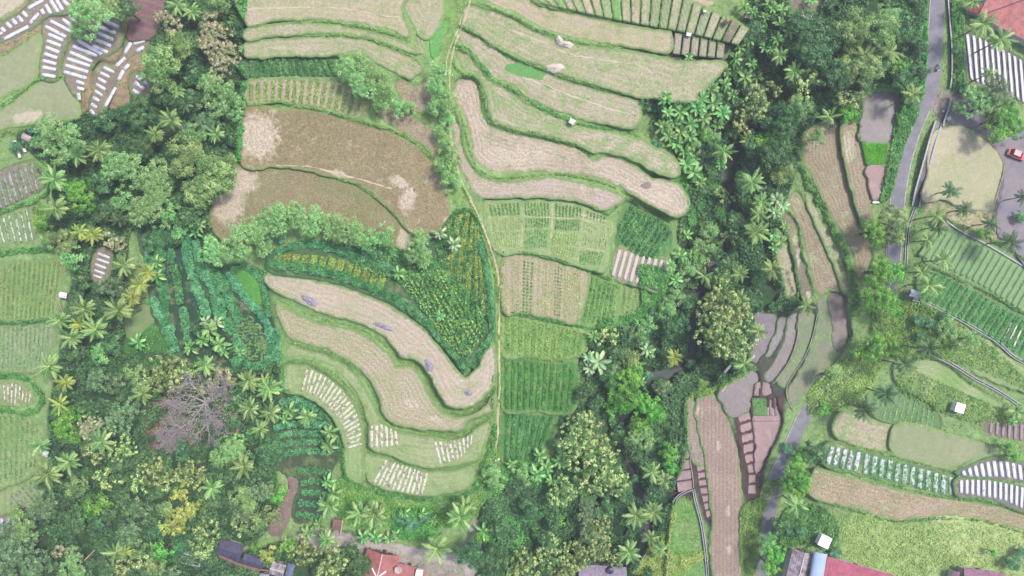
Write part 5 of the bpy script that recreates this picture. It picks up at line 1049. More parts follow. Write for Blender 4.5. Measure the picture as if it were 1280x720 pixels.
TREES = {
'A': [(115,20,25),(138,8,18),(100,34,14),(275,112,26),(288,128,18),(74,168,28),(96,176,20),(52,180,16),(155,210,25),(190,226,28),(184,262,26),(152,248,17),(215,268,16),(222,285,13),(200,244,20),(265,316,19),(300,305,22),(318,288,20),(335,276,20),(352,272,20),(372,272,18),(392,278,18),(410,284,18),(325,306,16),
   (430,286,18),(448,294,17),(462,300,15),(482,292,15),(527,308,19),(524,320,16),(92,322,16),(128,443,16),(170,470,15),(288,560,20),(300,572,16),(275,572,14),(440,92,16),(452,105,18),(470,100,16),(482,112,15),(450,78,12),(478,128,13),(498,134,11),(512,136,10),(428,84,12),
   (548,92,13),(546,108,14),(554,122,14),(560,136,13),(545,136,12),(558,152,11),(553,166,11),(560,196,15),(558,212,15),(560,182,12),(565,228,12),(612,592,14),(622,604,12),(655,592,13),(892,168,13),(800,545,18),(1112,20,18),(1020,172,14),(810,404,14),(798,418,12),(832,386,13),(845,370,12),(1226,126,20),(1200,135,10),
   (95,706,20),(882,308,17),(884,290,15),(872,328,15),(858,340,12),(50,210,10),(1185,412,13),(1210,424,12),(868,184,10)],
'B': [(160,14,16),(165,140,22),(135,152,14),(172,184,18),(132,228,15),(236,270,17),(95,440,16),(142,430,15),(248,96,16),(290,35,13),(300,500,17),(290,526,15),(333,562,20),(150,580,15),(160,636,16),(88,646,22),(66,660,16),(444,706,18),(588,690,22),(618,704,20),(625,660,14),(690,646,17),(664,640,16),(680,672,17),(792,560,17),(775,542,14),(815,616,17),
   (765,470,17),(728,490,15),(742,506,14),(845,408,18),(822,392,12),(905,330,16),(915,276,16),(892,314,13),(955,150,17),(980,145,22),(975,166,18),(1030,58,26),(1042,90,20),(1010,30,18),(1130,30,16),(1148,12,12),(1150,58,12),(1150,92,12),(1125,100,12),(970,200,20),(1018,568,16),(975,655,13),(55,600,12),(210,125,14),(222,190,12),
   (110,250,12),(130,268,14),(215,300,10),(105,350,12),(190,305,10),(235,640,12),(260,640,16),(275,600,16),(315,540,12),(232,560,16),(205,560,10),(120,655,14),(135,640,12),(190,665,12),(935,40,16),(990,100,16),(940,180,16),(925,220,12),(945,345,12),(770,440,12),(700,560,12),(780,620,14),(760,640,16),(1060,60,16),(1000,75,14),(860,380,12),(725,700,14),(100,615,12),(195,690,14),(245,410,9),(440,690,14),(400,712,12),(1080,110,12)],
'C': [(210,468,24),(188,478,16),(235,458,14),(190,595,20),(178,602,14),(208,598,14),(238,588,18),(246,600,13),(135,595,17),(150,560,18),(258,672,22),(380,692,18),(420,702,24),(306,658,16),(728,562,26),(745,588,28),(706,612,22),(768,606,22),(716,552,20),(745,535,16),(722,530,20),(752,562,20),(905,382,28),(892,408,26),(918,430,24),(926,396,20),(900,432,18),(884,386,16),
   (745,660,20),(752,688,18),(725,692,22),(692,690,20),(704,710,18),(658,702,20),(680,700,16),(945,128,20),(932,150,16),(1015,105,17),(965,115,12),(1066,122,17),(762,424,15),(120,570,14),(905,245,13),(912,300,12),(148,706,14),(176,690,16),(640,712,14),(770,700,10),(905,355,14)],
'D': [(264,48,22),(280,72,20),(262,25,14),(272,90,14),(214,30,16),(205,22,12),(138,300,13),(150,305,10),(278,470,14),(262,482,12),(944,116,12),(288,480,10),(225,455,12),(115,535,18),(75,690,12),(735,548,12),(330,612,12)],
'E': [(200,84,25),(224,58,22),(206,104,18),(188,98,16),(232,198,30),(266,216,26),(250,236,22),(245,175,18),(282,206,18),(270,238,14),(76,300,18),(60,300,12),(95,610,16),(205,636,14),(305,625,20),(35,662,18),(20,640,12),(197,710,16),(1065,34,26),(1100,40,24),(1080,92,22),(1055,92,20),(1000,130,18),(976,216,20),(1116,278,19),(340,640,15),(785,446,15),(765,462,12),(902,350,14),(275,8,14),(1040,470,14),(1118,292,14),(1075,60,18),(330,650,12),(350,612,8)],
'G': [(102,244,22),(80,530,22),(90,545,14),(55,280,12),(52,262,10),(118,630,17),(105,638,12),(785,486,25),(770,505,17),(806,505,22),(800,530,16),(790,462,14),(822,520,14),(1062,48,17),(963,178,17),(972,185,12),(1060,142,14),(1255,152,22),(1268,160,14),(1240,150,12),(1092,290,18),(1100,340,20),(1116,342,17),(1096,374,20),(1112,386,16),(1096,434,19),(1112,430,13),(1082,440,13),(996,590,18),(994,610,18),(1002,604,13),(988,604,12),(966,690,19),(960,706,14),(698,648,11),(318,682,8),(200,690,17),(365,682,14),(345,620,12),(600,670,11),(1262,560,10),(1268,572,8),(1030,510,9),(1235,292,8),(1226,290,7),(1000,572,12),(880,170,10),(668,660,6),(835,565,13),(838,585,10),(1125,85,11),(1240,690,6),(868,318,11)],
'H': [(262,152,18),(240,166,15),(148,356,16),(135,358,14),(122,476,18),(146,478,15),(148,522,20),(128,538,16),(168,508,15),(165,668,19),(176,632,14),(20,690,28),(50,704,24),(12,715,16),(55,636,20),(300,642,18),(325,612,18),(215,715,14),(732,640,18),(735,668,16),(830,486,14),(1100,72,15),(890,350,12),(8,660,16),(245,122,14),(340,575,10),(1245,112,22),(1232,132,16),(1262,128,14),(560,18+0,0)],
'Y': [(226,650,20),(242,636,16),(226,614,14),(210,658,12),(255,650,10),(336,692,14),(1120,300,9),(840,452,7),(150,690,9),(885,420,9)],
'T': [(790,422,12),(806,424,10),(808,470,10),(863,456,9),(226,684,13),(235,672,10),(330,300,10),(460,312,10),(470,318,10),(350,298,9),(1275,272,9),(1206,112,9),(1196,62,7),(1265,704,13),(1275,690,9),(1180,395,8),(1150,400,10),(1165,405,8),(820,180,8),(40,178,8),(20,185,9),(985,560,9),(1045,692,10),(1000,664,10),(730,380,0),(990,665,9),(812,598,9),(795,598,8),(1018,705,0),(1152,420,9),(970,662,10),(500,650,11),(515,655,12),(530,648,10)],
'P': [(222,6,17),(240,14,14),(214,150,19),(194,168,16),(124,188,18),(68,224,22),(96,196,17),(70,260,19),(155,332,20),(120,412,19),(106,386,18),(148,388,23),(90,422,19),(62,458,22),(75,400,18),(178,492,20),(257,457,18),(310,476,19),(312,510,17),(336,486,19),(338,516,17),(325,536,15),(384,521,15),(50,557,17),(127,552,21),(86,577,19),(60,593,21),(305,583,19),(265,610,19),(290,557,14),(145,690,18),(412,632,18),(450,641,22),(468,643,20),(408,675,17),
   (575,646,21),(582,634,18),(546,685,21),(815,590,19),(795,645,21),(817,640,19),(786,690,19),(812,672,13),(825,686,13),(930,455,19),(925,372,14),(948,414,13),(940,228,20),(905,190,17),(945,290,22),(952,252,16),(925,342,16),(935,175,15),(1080,70,17),(1112,65,19),(992,90,17),(1036,146,17),(1228,30,19),(1250,50,19),(1237,92,17),(965,336,17),(1008,383,13),(1180,325,17),(1161,356,17),(1152,340,13),(1160,300,15),(1170,270,16),(1141,118,15),(995,632,19),(1216,2,15),(222,114,13),(975,70,12),(830,600,12),(880,345,11),(948,268,14),(1170,362,12),(270,168,14),(600,640,0)],
'Q': [(100,290,15),(116,293,15),(175,356,16),(82,478,16),(75,505,16),(205,0,0),(165,372,11),(156,690,10),(842,446,11),(330,478,12),(98,405,14),(185,340,12)],
'K': [(1188,238,13),(1205,262,13),(1172,284,14),(1238,279,15),(1262,302,17),(1280,246,12),(1160,436,20),(1130,455,19),(1107,492,19),(1080,512,20),(140,264,13),(150,275,11),(232,130,12),(1200,240,0)],
'N': [(197,328,9),(198,346,10),(262,412,13),(274,430,13),(255,425,11),(280,438,10),(240,434,10),(173,428,11),(250,280,10),(245,291,9),(262,300,8),(412,540,12),(412,556,12),(410,602,10),(418,616,11),(405,626,9),(455,671,10),(470,671,10),(385,666,12),(400,654,9),(486,672,9),(495,668,7),(505,640,8),(528,642,7),(542,650,7),(605,664,12),(598,672,8),(672,592,12),(700,576,11),(675,570,10),(684,584,10),(690,600,9),(800,476,9),(810,440,10),(742,420,9),
   (858,205,13),(868,216,14),(855,190,10),(900,206,9),(866,200,9),(875,228,9),(858,294,9),(850,320,11),(845,350,10),(838,332,8),(890,348,9),(832,125,9),(834,142,10),(829,158,11),(850,140,11),(862,156,12),(850,166,12),(870,136,12),(877,124,11),(888,112,11),(891,130,12),(902,142,12),(862,172,11),(845,179,11),(835,170,11),(842,152,9),(880,148,11),(896,156,9),(918,75,11),(931,96,12),(906,106,10),(924,60,9),(936,50,9),(948,36,9),(956,60,9),(915,120,9),(906,90,9),(940,80,8),(946,96,9),
   (965,10,9),(976,30,9),(970,50,9),(986,40,9),(964,62,8),(978,12,9),(955,22,8),(990,22,8),(960,6,8),(1014,0,8),(965,294,10),(975,302,11),(968,310,9),(980,284,8),(498,342,9),(550,395,7),(775,716,12),(790,420,8),(1270,514,11),(1265,526,8),(1235,600,0),(362,513,11),(356,524,8),(300,440,7),(285,300,0),(540,310,0),(860,72,7),(832,120,8),(640,580,8),(940,16,8),(930,8,8),(1228,608,0)],
'M': [(748,452,15),(737,460,10),(808,436,10),(970,250,11),(968,266,10),(978,258,9),(550,292,9),(568,306,10),(700,560,0),(270,404,10),(735,446,9),(258,402,9),(955,238,8)],
}
for k, L in TREES.items():
    for (u, v, r) in L:
        if r > 0: plant(k, u, v, r)
# labels: kind + place, and an order where several alike share a place
from collections import defaultdict
gr = defaultdict(list)
for p in PLANTS: gr[(p['base'], p['z'])].append(p)
for (base, z), L in gr.items():
    ph = ZONES[z][2]
    us = [p['u'] for p in L]; vs_ = [p['v'] for p in L]; ax = 'left' if max(us)-min(us) >= max(vs_)-min(vs_) else 'top'
    L.sort(key=lambda p: p['u'] if ax == 'left' else p['v'])
    for i, p in enumerate(L):
        lab = f'{base} {ph}' if len(L) == 1 else f'{base} {ph}, {ORD[i+1]} from the {ax}'
        if len(lab.split()) > 16: lab = lab.replace(' the ', ' ')
        tag(p['o'], lab, p['cat'], {'palm':'coconut palms of the valley','banana plant':'banana plants of the valley','bush':'bushes of the valley'}.get(p['cat'], 'trees of the valley woods'))
# the bare grey tree
def bare_tree(u, v, r_px, label, seed=5, size=1.):
    rr = random.Random(seed); z0 = float(zat(u, v)); Rm = r_px*S; hh = Rm*1.1; x, y, _ = W(u, v, z0+hh); t = empty('bare_tree', (x, y, z0)); mb = MB()
    mb.tube([(0,0,-.5),(.1,.05,hh*.5)], [.35,.26], 8); tr = mb.build('trunk', GB, t, True); mb = MB()
    def br(p, d, L, rad, lv):
        pts = [p]; q = Vector(p); dd = Vector(d)
        for i in range(4): dd = (dd+Vector((rr.uniform(-.35,.35), rr.uniform(-.35,.35), rr.uniform(-.1,.16)))).normalized(); q = q+dd*L/4; pts.append(tuple(q))
        mb.tube(pts, [rad*(1-.17*i) for i in range(5)], 5 if lv < 2 else 3, False)
        if lv < 4:
            for k in range(4):
                b = pts[rr.randrange(2,5)]; a = rr.uniform(0,6.28); nd = (dd+Vector((math.cos(a), math.sin(a), rr.uniform(-.1,.4)))*.9).normalized(); br(b, nd, L*.62, rad*.58, lv+1)
    r2 = np.random.default_rng(seed); nn = 4200; aa = r2.uniform(0,6.283,nn); ra = Rm*np.sqrt(r2.random(nn)); PP = np.stack([np.cos(aa)*ra, np.sin(aa)*ra, hh*.95-ra*ra/Rm*.35+r2.normal(0,.35,nn)],1); kk = vnoise(PP[:,0]+60, PP[:,1]+60, 1.6, seed) > .36; PP = PP[kk]
    V_, F_, t_ = cards(PP, r2.normal(size=(len(PP),3))+np.array([0,0,.8]), .3, r2.random(len(PP)), .4, r=r2); link('sparse_crown', mesh_np('sparse_crown', V_, F_, {'tint': t_}), DRYL, t)
    for i in range(8):
        a = 6.28*i/8+rr.uniform(-.2,.2); br((.1,.05,hh*.48), (math.cos(a)*.85, math.sin(a)*.85, .55), Rm*.62, .2, 0)
    mb.build('branches', GB, t, True); return tag(t, label, 'tree', 'trees of the valley woods')
GB = plain('grey_bark', (192,180,184), .9, .6, .2, 3)
DRYL = leaf_mat('dry_grey_leaf', [(140,128,126),(184,170,168),(222,208,204)], .45)
bare_tree(246, 508, 44, 'large bare tree with pale grey twigs over reddish soil', 5)
bare_tree(216, 542, 26, 'smaller bare tree with pinkish grey twigs beside the reddish soil', 9)
bare_tree(283, 525, 20, 'small bare grey tree right of the large bare tree', 14)
# ------------------------------------------------------------------ concrete channels, walls, kerbs
CONC = plain('concrete', (192,192,196), .9, .55, .2, 1.5)
WATERM = water_mat('channel_water', (44,46,70), .5, .45)
def uchannel(line, w, label, parts=True, wall=.9, group=None, name='irrigation_channel', h=.3):
    """two low walls and a bed with water between them; w is the inner width in photo pixels"""
    L = crom(line, step=5); mid = L[len(L)//2]; z0 = float(zat(*mid)); t = empty(name, W(mid[0], mid[1], z0)); off = Vector(t.location)
    T = np.gradient(L, axis=0); T /= np.hypot(T[:,0],T[:,1])[:,None]; Nn = np.stack([-T[:,1],T[:,0]],1); zc = np.maximum.reduce([zat(L[:,0]+Nn[:,0]*k, L[:,1]+Nn[:,1]*k) for k in (-w/2,0,w/2)]); zc = np.convolve(np.pad(zc,3,mode='edge'), np.ones(7)/7, 'valid')
    def strip(o0, o1, z0_, z1_, nm, mat, thick=.5):
        V = []; 
        for o_ in (o0, o1):
            Q = L+Nn*o_; V.append(Wn(Q[:,0], Q[:,1], zc+z1_)); V.append(Wn(Q[:,0], Q[:,1], zc+z0_))
        a, b, c, d = V; n = len(L); A = np.stack([b,a,c,d],1).reshape(-1,3)-np.array(off); F_ = [(i*4+j, i*4+j+1, (i+1)*4+j+1, (i+1)*4+j) for i in range(n-1) for j in range(3)]
        q = F_[1]; nz = np.cross(A[q[1]]-A[q[0]], A[q[2]]-A[q[0]])[2]
        if nz < 0: F_ = [f[::-1] for f in F_]
        link(nm, mesh_py(nm, A, F_), mat, t)
    strip(-w/2-wall, -w/2, -.4, h, 'channel_wall', CONC); strip(w/2, w/2+wall, -.4, h, 'channel_wall', CONC); strip(-w/2-.02, w/2+.02, -.3, .08, 'water_surface', WATERM)
    return tag(t, label, 'channel', group)
def lowwall(line, w, h, label, mat=CONC, name='low_wall', cat='wall', group=None):
    L = crom(line, step=5); V = []; n = len(L); T = np.gradient(L, axis=0); T /= np.hypot(T[:,0],T[:,1])[:,None]; Nn = np.stack([-T[:,1],T[:,0]],1); zc = zat(L[:,0],L[:,1]); zc = np.convolve(np.pad(zc,3,mode='edge'), np.ones(7)/7, 'valid')
    A = np.stack([Wn(*(L+Nn*w/2).T, zc-.5), Wn(*(L+Nn*w/2).T, zc+h), Wn(*(L-Nn*w/2).T, zc+h), Wn(*(L-Nn*w/2).T, zc-.5)], 1).reshape(-1,3)
    F_ = [(i*4+j, i*4+j+1, (i+1)*4+j+1, (i+1)*4+j) for i in range(n-1) for j in range(3)]+[(0,1,2,3),(n*4-1,n*4-2,n*4-3,n*4-4)]
    q = F_[1]; 
    if np.cross(A[q[1]]-A[q[0]], A[q[2]]-A[q[0]])[2] < 0: F_ = [f[::-1] for f in F_]
    return tag(link(name, mesh_py(name, A, F_), mat), label, cat, group)
uchannel([(1174,152),(1168,170),(1161,195),(1154,220),(1148,242),(1145,258)], 6.5, 'wide water filled concrete channel between road and dry lawn', wall=2.0, name='concrete_channel', h=.35)
uchannel([(867,612),(870,628),(877,655),(882,690),(886,735)], 1.4, 'thin pale channel along the right side of the bright grass field')
uchannel([(866,611),(853,617),(845,624),(838,640),(826,660),(816,682),(808,694),(795,712),(778,740)], 1.6, 'thin grey channel curving along the bottom stream')
uchannel([(1141,374),(1160,379),(1185,391),(1215,408),(1245,426),(1268,446),(1295,460)], 1.8, 'long concrete channel below the dark right bed field')
uchannel([(1172,446),(1195,458),(1220,474),(1245,487),(1276,507)], 1.8, 'straight concrete channel between the two grassy terraces')

uchannel([(1144,260),(1137,280),(1134,300),(1132,338)], 1.6, 'narrow concrete gutter running on from the wide channel to the grey hut')
lowwall([(1184,-20),(1187,20),(1190,60),(1190,95),(1188,110)], 1.6, .8, 'thin white wall along the right side of the upper road')
lowwall([(1189,122),(1186,135),(1181,150),(1179,158)], 2.2, .6, 'thin pale wall from the road wall down to the wide channel')
lowwall([(1183,276),(1200,288),(1240,309),(1295,342)], 1.8, .4, 'straight pale wall above the upper right bed field')
lowwall([(1222,166),(1240,181),(1253,199),(1255,212),(1250,232),(1243,254)], 1.4, .2, 'low curved kerb on the right rim of the dry lawn', plain('kerb', (168,158,128), .9, .5), 'kerb', 'kerb')
lowwall([(1022,392),(1016,420),(1006,446),(989,473),(983,487),(986,503),(992,514)], .9, .25, 'pale curved paddy bund left of the largest wet paddy', plain('mud_bund', (176,174,160), .9, .5), 'paddy_bund', 'paddy bund')
lowwall([(999,392),(997,420),(989,446),(975,470),(966,480)], .8, .25, 'pale curved paddy bund right of the long grey paddy', MC['mud_bund'], 'paddy_bund', 'paddy bund')
lowwall([(1057,368),(1059,396),(1063,424),(1061,430)], .8, .25, 'pale bund on the right rim of the largest wet paddy', MC['mud_bund'], 'paddy_bund', 'paddy bund')
lowwall([(936,463),(925,471),(912,478),(902,490)], 1.4, .3, 'whitish bund on the upper rim of the grey paddy with dark part', plain('pale_bund', (206,204,186), .9, .55), 'paddy_bund', 'paddy bund')
lowwall([(866,556),(863,575),(866,595),(867,610)], 1.0, .3, 'grey bund between the boxed plots and their left neighbours', MC['mud_bund'], 'paddy_bund', 'paddy bund')
lowwall([(1091,253),(1101,253)], 2.2, .5, 'short white plank at the foot of the pinkish plot', plain('white_board', (232,232,226), .6, .7), 'plank', 'plank')
# ------------------------------------------------------------------ roofs, sheds, tanks
def tile_mat(name, c, per=.35, k=.6, ang=0., patch=.18):
    N = NT(name); tc = N.n('ShaderNodeTexCoord').outputs['Object']; mp = N.n('ShaderNodeMapping', inp={'Rotation': (0,0,ang)}); N.t.links.new(tc, mp.inputs[0]); sx = N.n('ShaderNodeSeparateXYZ'); N.t.links.new(mp.outputs[0], sx.inputs[0])
    w = N.math('ADD', N.math('MULTIPLY', N.math('SINE', N.math('MULTIPLY', sx.outputs[0], 2*math.pi/per)), .5), .5); w2 = N.math('FRACT', N.math('MULTIPLY', sx.outputs[1], 1/(per*1.2)))
    n = N.noise(.9, 5); m = N.noise(5, 3); cc = lin(c, k); f = N.math('ADD', N.math('MULTIPLY', n, .6), N.math('MULTIPLY', m, .4))
    col = N.mix(N.step(f, .38, .62), tuple(x*(1-patch*1.4) for x in cc), tuple(min(1,x*(1+patch)) for x in cc))
    return N.bsdf(col, .75, N.math('ADD', w, N.math('MULTIPLY', w2, .5)), .5, .06, .3)
REDT = tile_mat('red_roof_tiles', (178,112,108)); REDM = tile_mat('red_metal_roof', (178,92,112), .9); PURT = tile_mat('purple_roof_tiles', (150,110,130)); GREYT = tile_mat('old_grey_tiles', (166,152,162), .4, .6, 0, .4); DARKT = tile_mat('dark_sheet_roof', (84,80,108), .7)
WALLM = plain('plaster', (214,208,196), .85, .6); WHITEM = plain('white_paint', (240,240,240), .5, .75, .08); RIDGEM = plain('ridge_cement', (226,206,204), .85, .6); GLASSM = plain('window_glass', (70,84,96), .2, .4, .1, 1, .6); DOORM = plain('wood_door', (120,88,60), .6, .5)
def pitched(name, label, u, v, w, d, rot, wall=2.8, rise=1.6, roofm=None, hip=True, over=.5, ridge=True, cat='house', ridgem=None, extras=None, dz=0., openings=True):
    """a house or shed: w, d in photo pixels, rot in degrees (picture, clockwise)"""
    z0 = float(zat(u, v))+dz; x, y, _ = W(u, v, z0+wall); t = empty(name, (x, y, z0), -R(rot)); a, b = w*S/2, d*S/2
    m = MB(); th = .18
    for cx_, cy_, sx_, sy_ in ((0,b-.1-over,2*a-2*over,th),(0,-b+.1+over,2*a-2*over,th)): m.box((cx_,cy_,wall/2-.3), (sx_,sy_,wall+.6))
    for sg in (-1,1): m.box((sg*(a-.1-over),0,wall/2-.3), (th,2*b-2*over-.5,wall+.58))
    m.build('wall', WALLM, t)
    if openings:
        for sg in (-1,1):
            w_ = MB().box((sg*(a-over)*.45, b-over+.02, wall*.55), (1.1,.1,1.0)).build('window', GLASSM, t)
        MB().box((0, b-over+.02, 1.0), (.9,.1,2.0)).build('door', DOORM, t)
    long_x = a >= b; A_, B_ = (a, b) if long_x else (b, a); rl = max(.1, A_-B_) if hip else A_; zt = wall+rise
    def P(p, q, z): return (p, q, z) if long_x else (-q, p, z)
    m = MB(); n = 1
    tk = .12
    for zz, fl in ((0,False),(-tk,True)):
        e = [P(-A_,-B_,wall+zz),P(A_,-B_,wall+zz),P(A_,B_,wall+zz),P(-A_,B_,wall+zz)]; r0, r1 = P(-rl,0,zt+zz), P(rl,0,zt+zz)
        Fs = [(0,1,5,4),(2,3,4,5)]+([(1,2,5),(3,0,4)]); Fs = [f[::-1] for f in Fs] if fl else Fs; m.add(e+[r0,r1], Fs)
    m.F += [(0,6,7,1),(1,7,8,2),(2,8,9,3),(3,9,6,0)]
    rf = m.build('roof', roofm or REDT, t)
    if ridge:
        rm = MB(); rm.tube([P(-rl,0,zt+.05), P(rl,0,zt+.05)], .13, 6)
        if hip:
            for sx_ in (-1,1):
                for sy_ in (-1,1): rm.tube([P(sx_*rl,0,zt+.04), P(sx_*(A_-.05),sy_*(B_-.05),wall+.05)], .11, 6)
        rm.build('ridge_tiles', ridgem or RIDGEM, rf)
    if extras: extras(t, a, b, wall, rise)
    return tag(t, label, cat)
def dormer(t, a, b, wall, rise):
    m = MB()
    for sg in (-1,1): m.tube([(0,1.2,wall+rise*.9),(sg*1.6,2.9,wall+rise*.55)], .2, 6)
    m.build('white_gutter', WHITEM, t); MB().box((0,.2,wall+rise*.8), (.8,1.8,1.0), 0, .08).build('skylight', DARKT, t)
pitched('red_roofed_house', 'red tiled house at the bottom edge with white gutters in a Y shape', 471, 726, 42, 74, 13, 2.8, 1.3, REDT, hip=False, extras=dormer)
pitched('red_roofed_house', 'low red tiled house wing with a round grey dish on the roof', 506, 728, 48, 44, 13, 2.6, 1.3, REDT, hip=False)
pitched('large_red_roofed_house', 'large faded red roofed house in the top right corner', 1290, 6, 104, 84, 27, 3.2, 2.4, tile_mat('faded_red_tiles', (196,124,122), .5), ridgem=plain('dark_ridge', (120,84,108), .8, .5))
pitched('small_red_shed', 'small dark red shed roof beside the big red roof', 1222, 10, 20, 14, 20, 2.2, .5, tile_mat('dark_red_tiles', (150,72,80)), hip=False, ridge=False, cat='shed', openings=False)
pitched('red_metal_roofed_house', 'long plum red metal roofed building at the bottom right', 1070, 733, 88, 52, 16, 3, .6, REDM, hip=False, ridge=False)
pitched('grey_tiled_house', 'old grey tiled house with dark left edge at the bottom', 998, 712, 26, 48, 14, 2.8, 1.1, GREYT, hip=False)
pitched('plum_roofed_house', 'plum tiled roof cut off by the bottom edge near the right corner', 1228, 730, 52, 34, 8, 2.8, 1.2, PURT, hip=False)
pitched('small_plum_shed', 'small plum shed roof left of the plum tiled roof', 1195, 722, 10, 16, 8, 2.4, .4, PURT, hip=False, ridge=False, cat='shed', openings=False)
pitched('brown_grey_roofed_house', 'purplish grey roofed house cut off by the bottom edge near the stream', 752, 728, 62, 44, 4, 2.8, 1.0, tile_mat('purplish_sheet', (150,136,156), .9), hip=False)
pitched('ruined_shed', 'ruined dark roofed shed with a long brown ridge in the bottom left wood', 288, 688, 30, 22, 18, 2.2, .5, DARKT, hip=False, ridge=False, cat='shed', openings=False)
pitched('dark_sheet_shed', 'dark sheet roofed shed right of the long brown ridge', 316, 702, 26, 14, 18, 2.2, .4, DARKT, hip=False, ridge=False, cat='shed', openings=False)
pitched('grey_shed', 'light grey shed roof with a dark sheet beside it at the bottom left', 347, 712, 18, 16, 16, 2.4, .5, GREYT, hip=False, cat='shed', openings=False)
pitched('blue_grey_shed', 'blue grey lean-to right of the light grey shed roof', 362, 714, 9, 20, 16, 2.2, .3, tile_mat('blue_grey_sheet', (110,118,150), .6), hip=False, ridge=False, cat='shed', openings=False)
pitched('small_pale_shed', 'small pale shed roof cut off by the bottom edge left of the light grey shed', 330, 722, 12, 10, 10, 2.2, .3, GREYT, hip=False, ridge=False, cat='shed', openings=False)
o = lowwall([(274,695),(286,700),(300,706),(322,712)], 3.4, 2.9, 'long brown timber ridge beam over the ruined sheds', plain('brown_timber', (146,108,98), .8, .5), 'timber_beam', 'beam')
lowwall([(322,712),(340,714),(352,720)], 2.2, 2.6, 'thin brown beam running on towards the light grey shed', MC['brown_timber'], 'timber_beam', 'beam')
# vault
def vault(u, v, w, l, rot, wall, label):
    z0 = float(zat(u,v)); x, y, _ = W(u,v,z0+wall); t = empty('barrel_roofed_porch', (x,y,z0), -R(rot)); a, b = w*S/2, l*S/2; V = []; n = 12
    for j in range(2):
        for i in range(n+1): th = math.pi*i/n; V.append((-a*math.cos(th), (-b,b)[j], wall+a*.55*math.sin(th)))
    link('roof', mesh_py('roof', V, [(i, i+1, n+2+i, n+1+i) for i in range(n)], True), plain('pale_blue_sheet', (176,196,232), .3, .62, .1, .5, .5), t)
    for sx_ in (-1,1):
        for sy_ in (-1,0,1): MB().tube([(sx_*(a-.1), sy_*(b-.2), -.3), (sx_*(a-.1), sy_*(b-.2), wall)], .06, 6).build('post', WHITEM, t)
    return tag(t, label, 'porch')
vault(1022, 712, 17, 44, 10, 3.4, 'pale blue barrel roofed porch between grey and plum red roofs')
def tank(name, label, u, v, s, rot, h, stand=1.2, mat=None, cat='water tank', lid=True):
    z0 = float(zat(u,v)); x, y, _ = W(u,v,z0+h+stand); t = empty(name, (x,y,z0), -R(rot)); a = s*S
    MB().box((0,0,stand+h/2), (a,a,h), 0, .06).build('tank_body', mat or WHITEM, t)
    if lid: MB().box((0,0,stand+h+.06), (a+.14,a+.14,.1), 0, .03).build('lid', WHITEM, t)
    for sx_ in (-1,1):
        for sy_ in (-1,1): MB().box((sx_*(a/2-.1), sy_*(a/2-.1), stand/2-.2), (.12,.12,stand+.4)).build('leg', CONC, t)
    return tag(t, label, cat)
tank('white_water_tank', 'square white tank standing in weeds above the grey tiled roof', 1031, 677, 13.5, 24, 1.6)
tank('white_water_tank', 'white tank at the left side of the red tiled house', 448, 706, 9, 5, 1.2, 2.8)
tank('white_water_tank', 'white tank at the right end of the low red wing', 524, 717, 8, 8, 1.2, 2.8)
tank('white_box_hut', 'white box hut on the grassy terrace at the right', 1200, 510, 11, 16, 1.8, .3, cat='hut')
def roundtank(label, u, v, r, mat, h=1.2, base=2.9, name='round_water_tank'):
    z0 = float(zat(u,v)); x, y, _ = W(u,v,z0+base+h); t = empty(name, (x,y,z0)); q = r*S
    MB().tube([(0,0,base),(0,0,base+h),(0,0,base+h+.15)], [q,q,q*.4], 16).build('tank_body', mat, t); MB().tube([(0,0,base+h+.1),(0,0,base+h+.22)], .25, 10).build('lid', mat, t); MB().box((0,0,base/2-.2), (q*1.2,q*1.2,base+.4)).build('stand', CONC, t)
    return tag(t, label, 'water tank')
roundtank('dark round tank on the purplish grey roof', 763, 714, 4.2, plain('dark_plastic', (70,70,96), .4, .5), base=3.4)
z = float(zat(498,712)); t = empty('satellite_dish', W(498,712,z+4.4)); V = []; n = 18
for j in range(5):
    for i in range(n): q = .85*j/4; V.append((q*math.cos(6.2832*i/n), q*math.sin(6.2832*i/n), q*q*.35))
link('dish', mesh_py('dish', V, [(j*n+i, j*n+(i+1)%n, (j+1)*n+(i+1)%n, (j+1)*n+i) for j in range(4) for i in range(n)], True), plain('dish_grey', (206,180,172), .6, .6), t); MB().tube([(0,0,-1.6),(0,0,0)], .05, 6).build('mast', CONC, t); MB().tube([(.8,0,.2),(.1,0,.7)], .03, 5).build('feed_arm', CONC, t)
tag(t, 'round grey satellite dish on the low red wing', 'satellite dish')
# walled tank in the wood
z = float(zat(240,699)); t = empty('walled_tank', W(240,699,z+1.2), -R(12)); m = MB(); a, b = 11.5*S, 6*S
for cx_, cy_, sx_, sy_ in ((0,b,2*a+.3,.25),(0,-b,2*a+.3,.25),(a,0,.25,2*b-.26),(-a,0,.25,2*b-.26)): m.box((cx_,cy_,0), (sx_,sy_,1.0+(0 if sx_>1 else -.01)))
m.build('rim_wall', CONC, t); MB().box((0,0,-.3), (2*a-.25,2*b-.25,.5)).build('water_surface', water_mat('tank_water', (70,62,100), .5, .3), t); tag(t, 'dark water tank with a pale concrete rim in the bottom left wood', 'water tank')
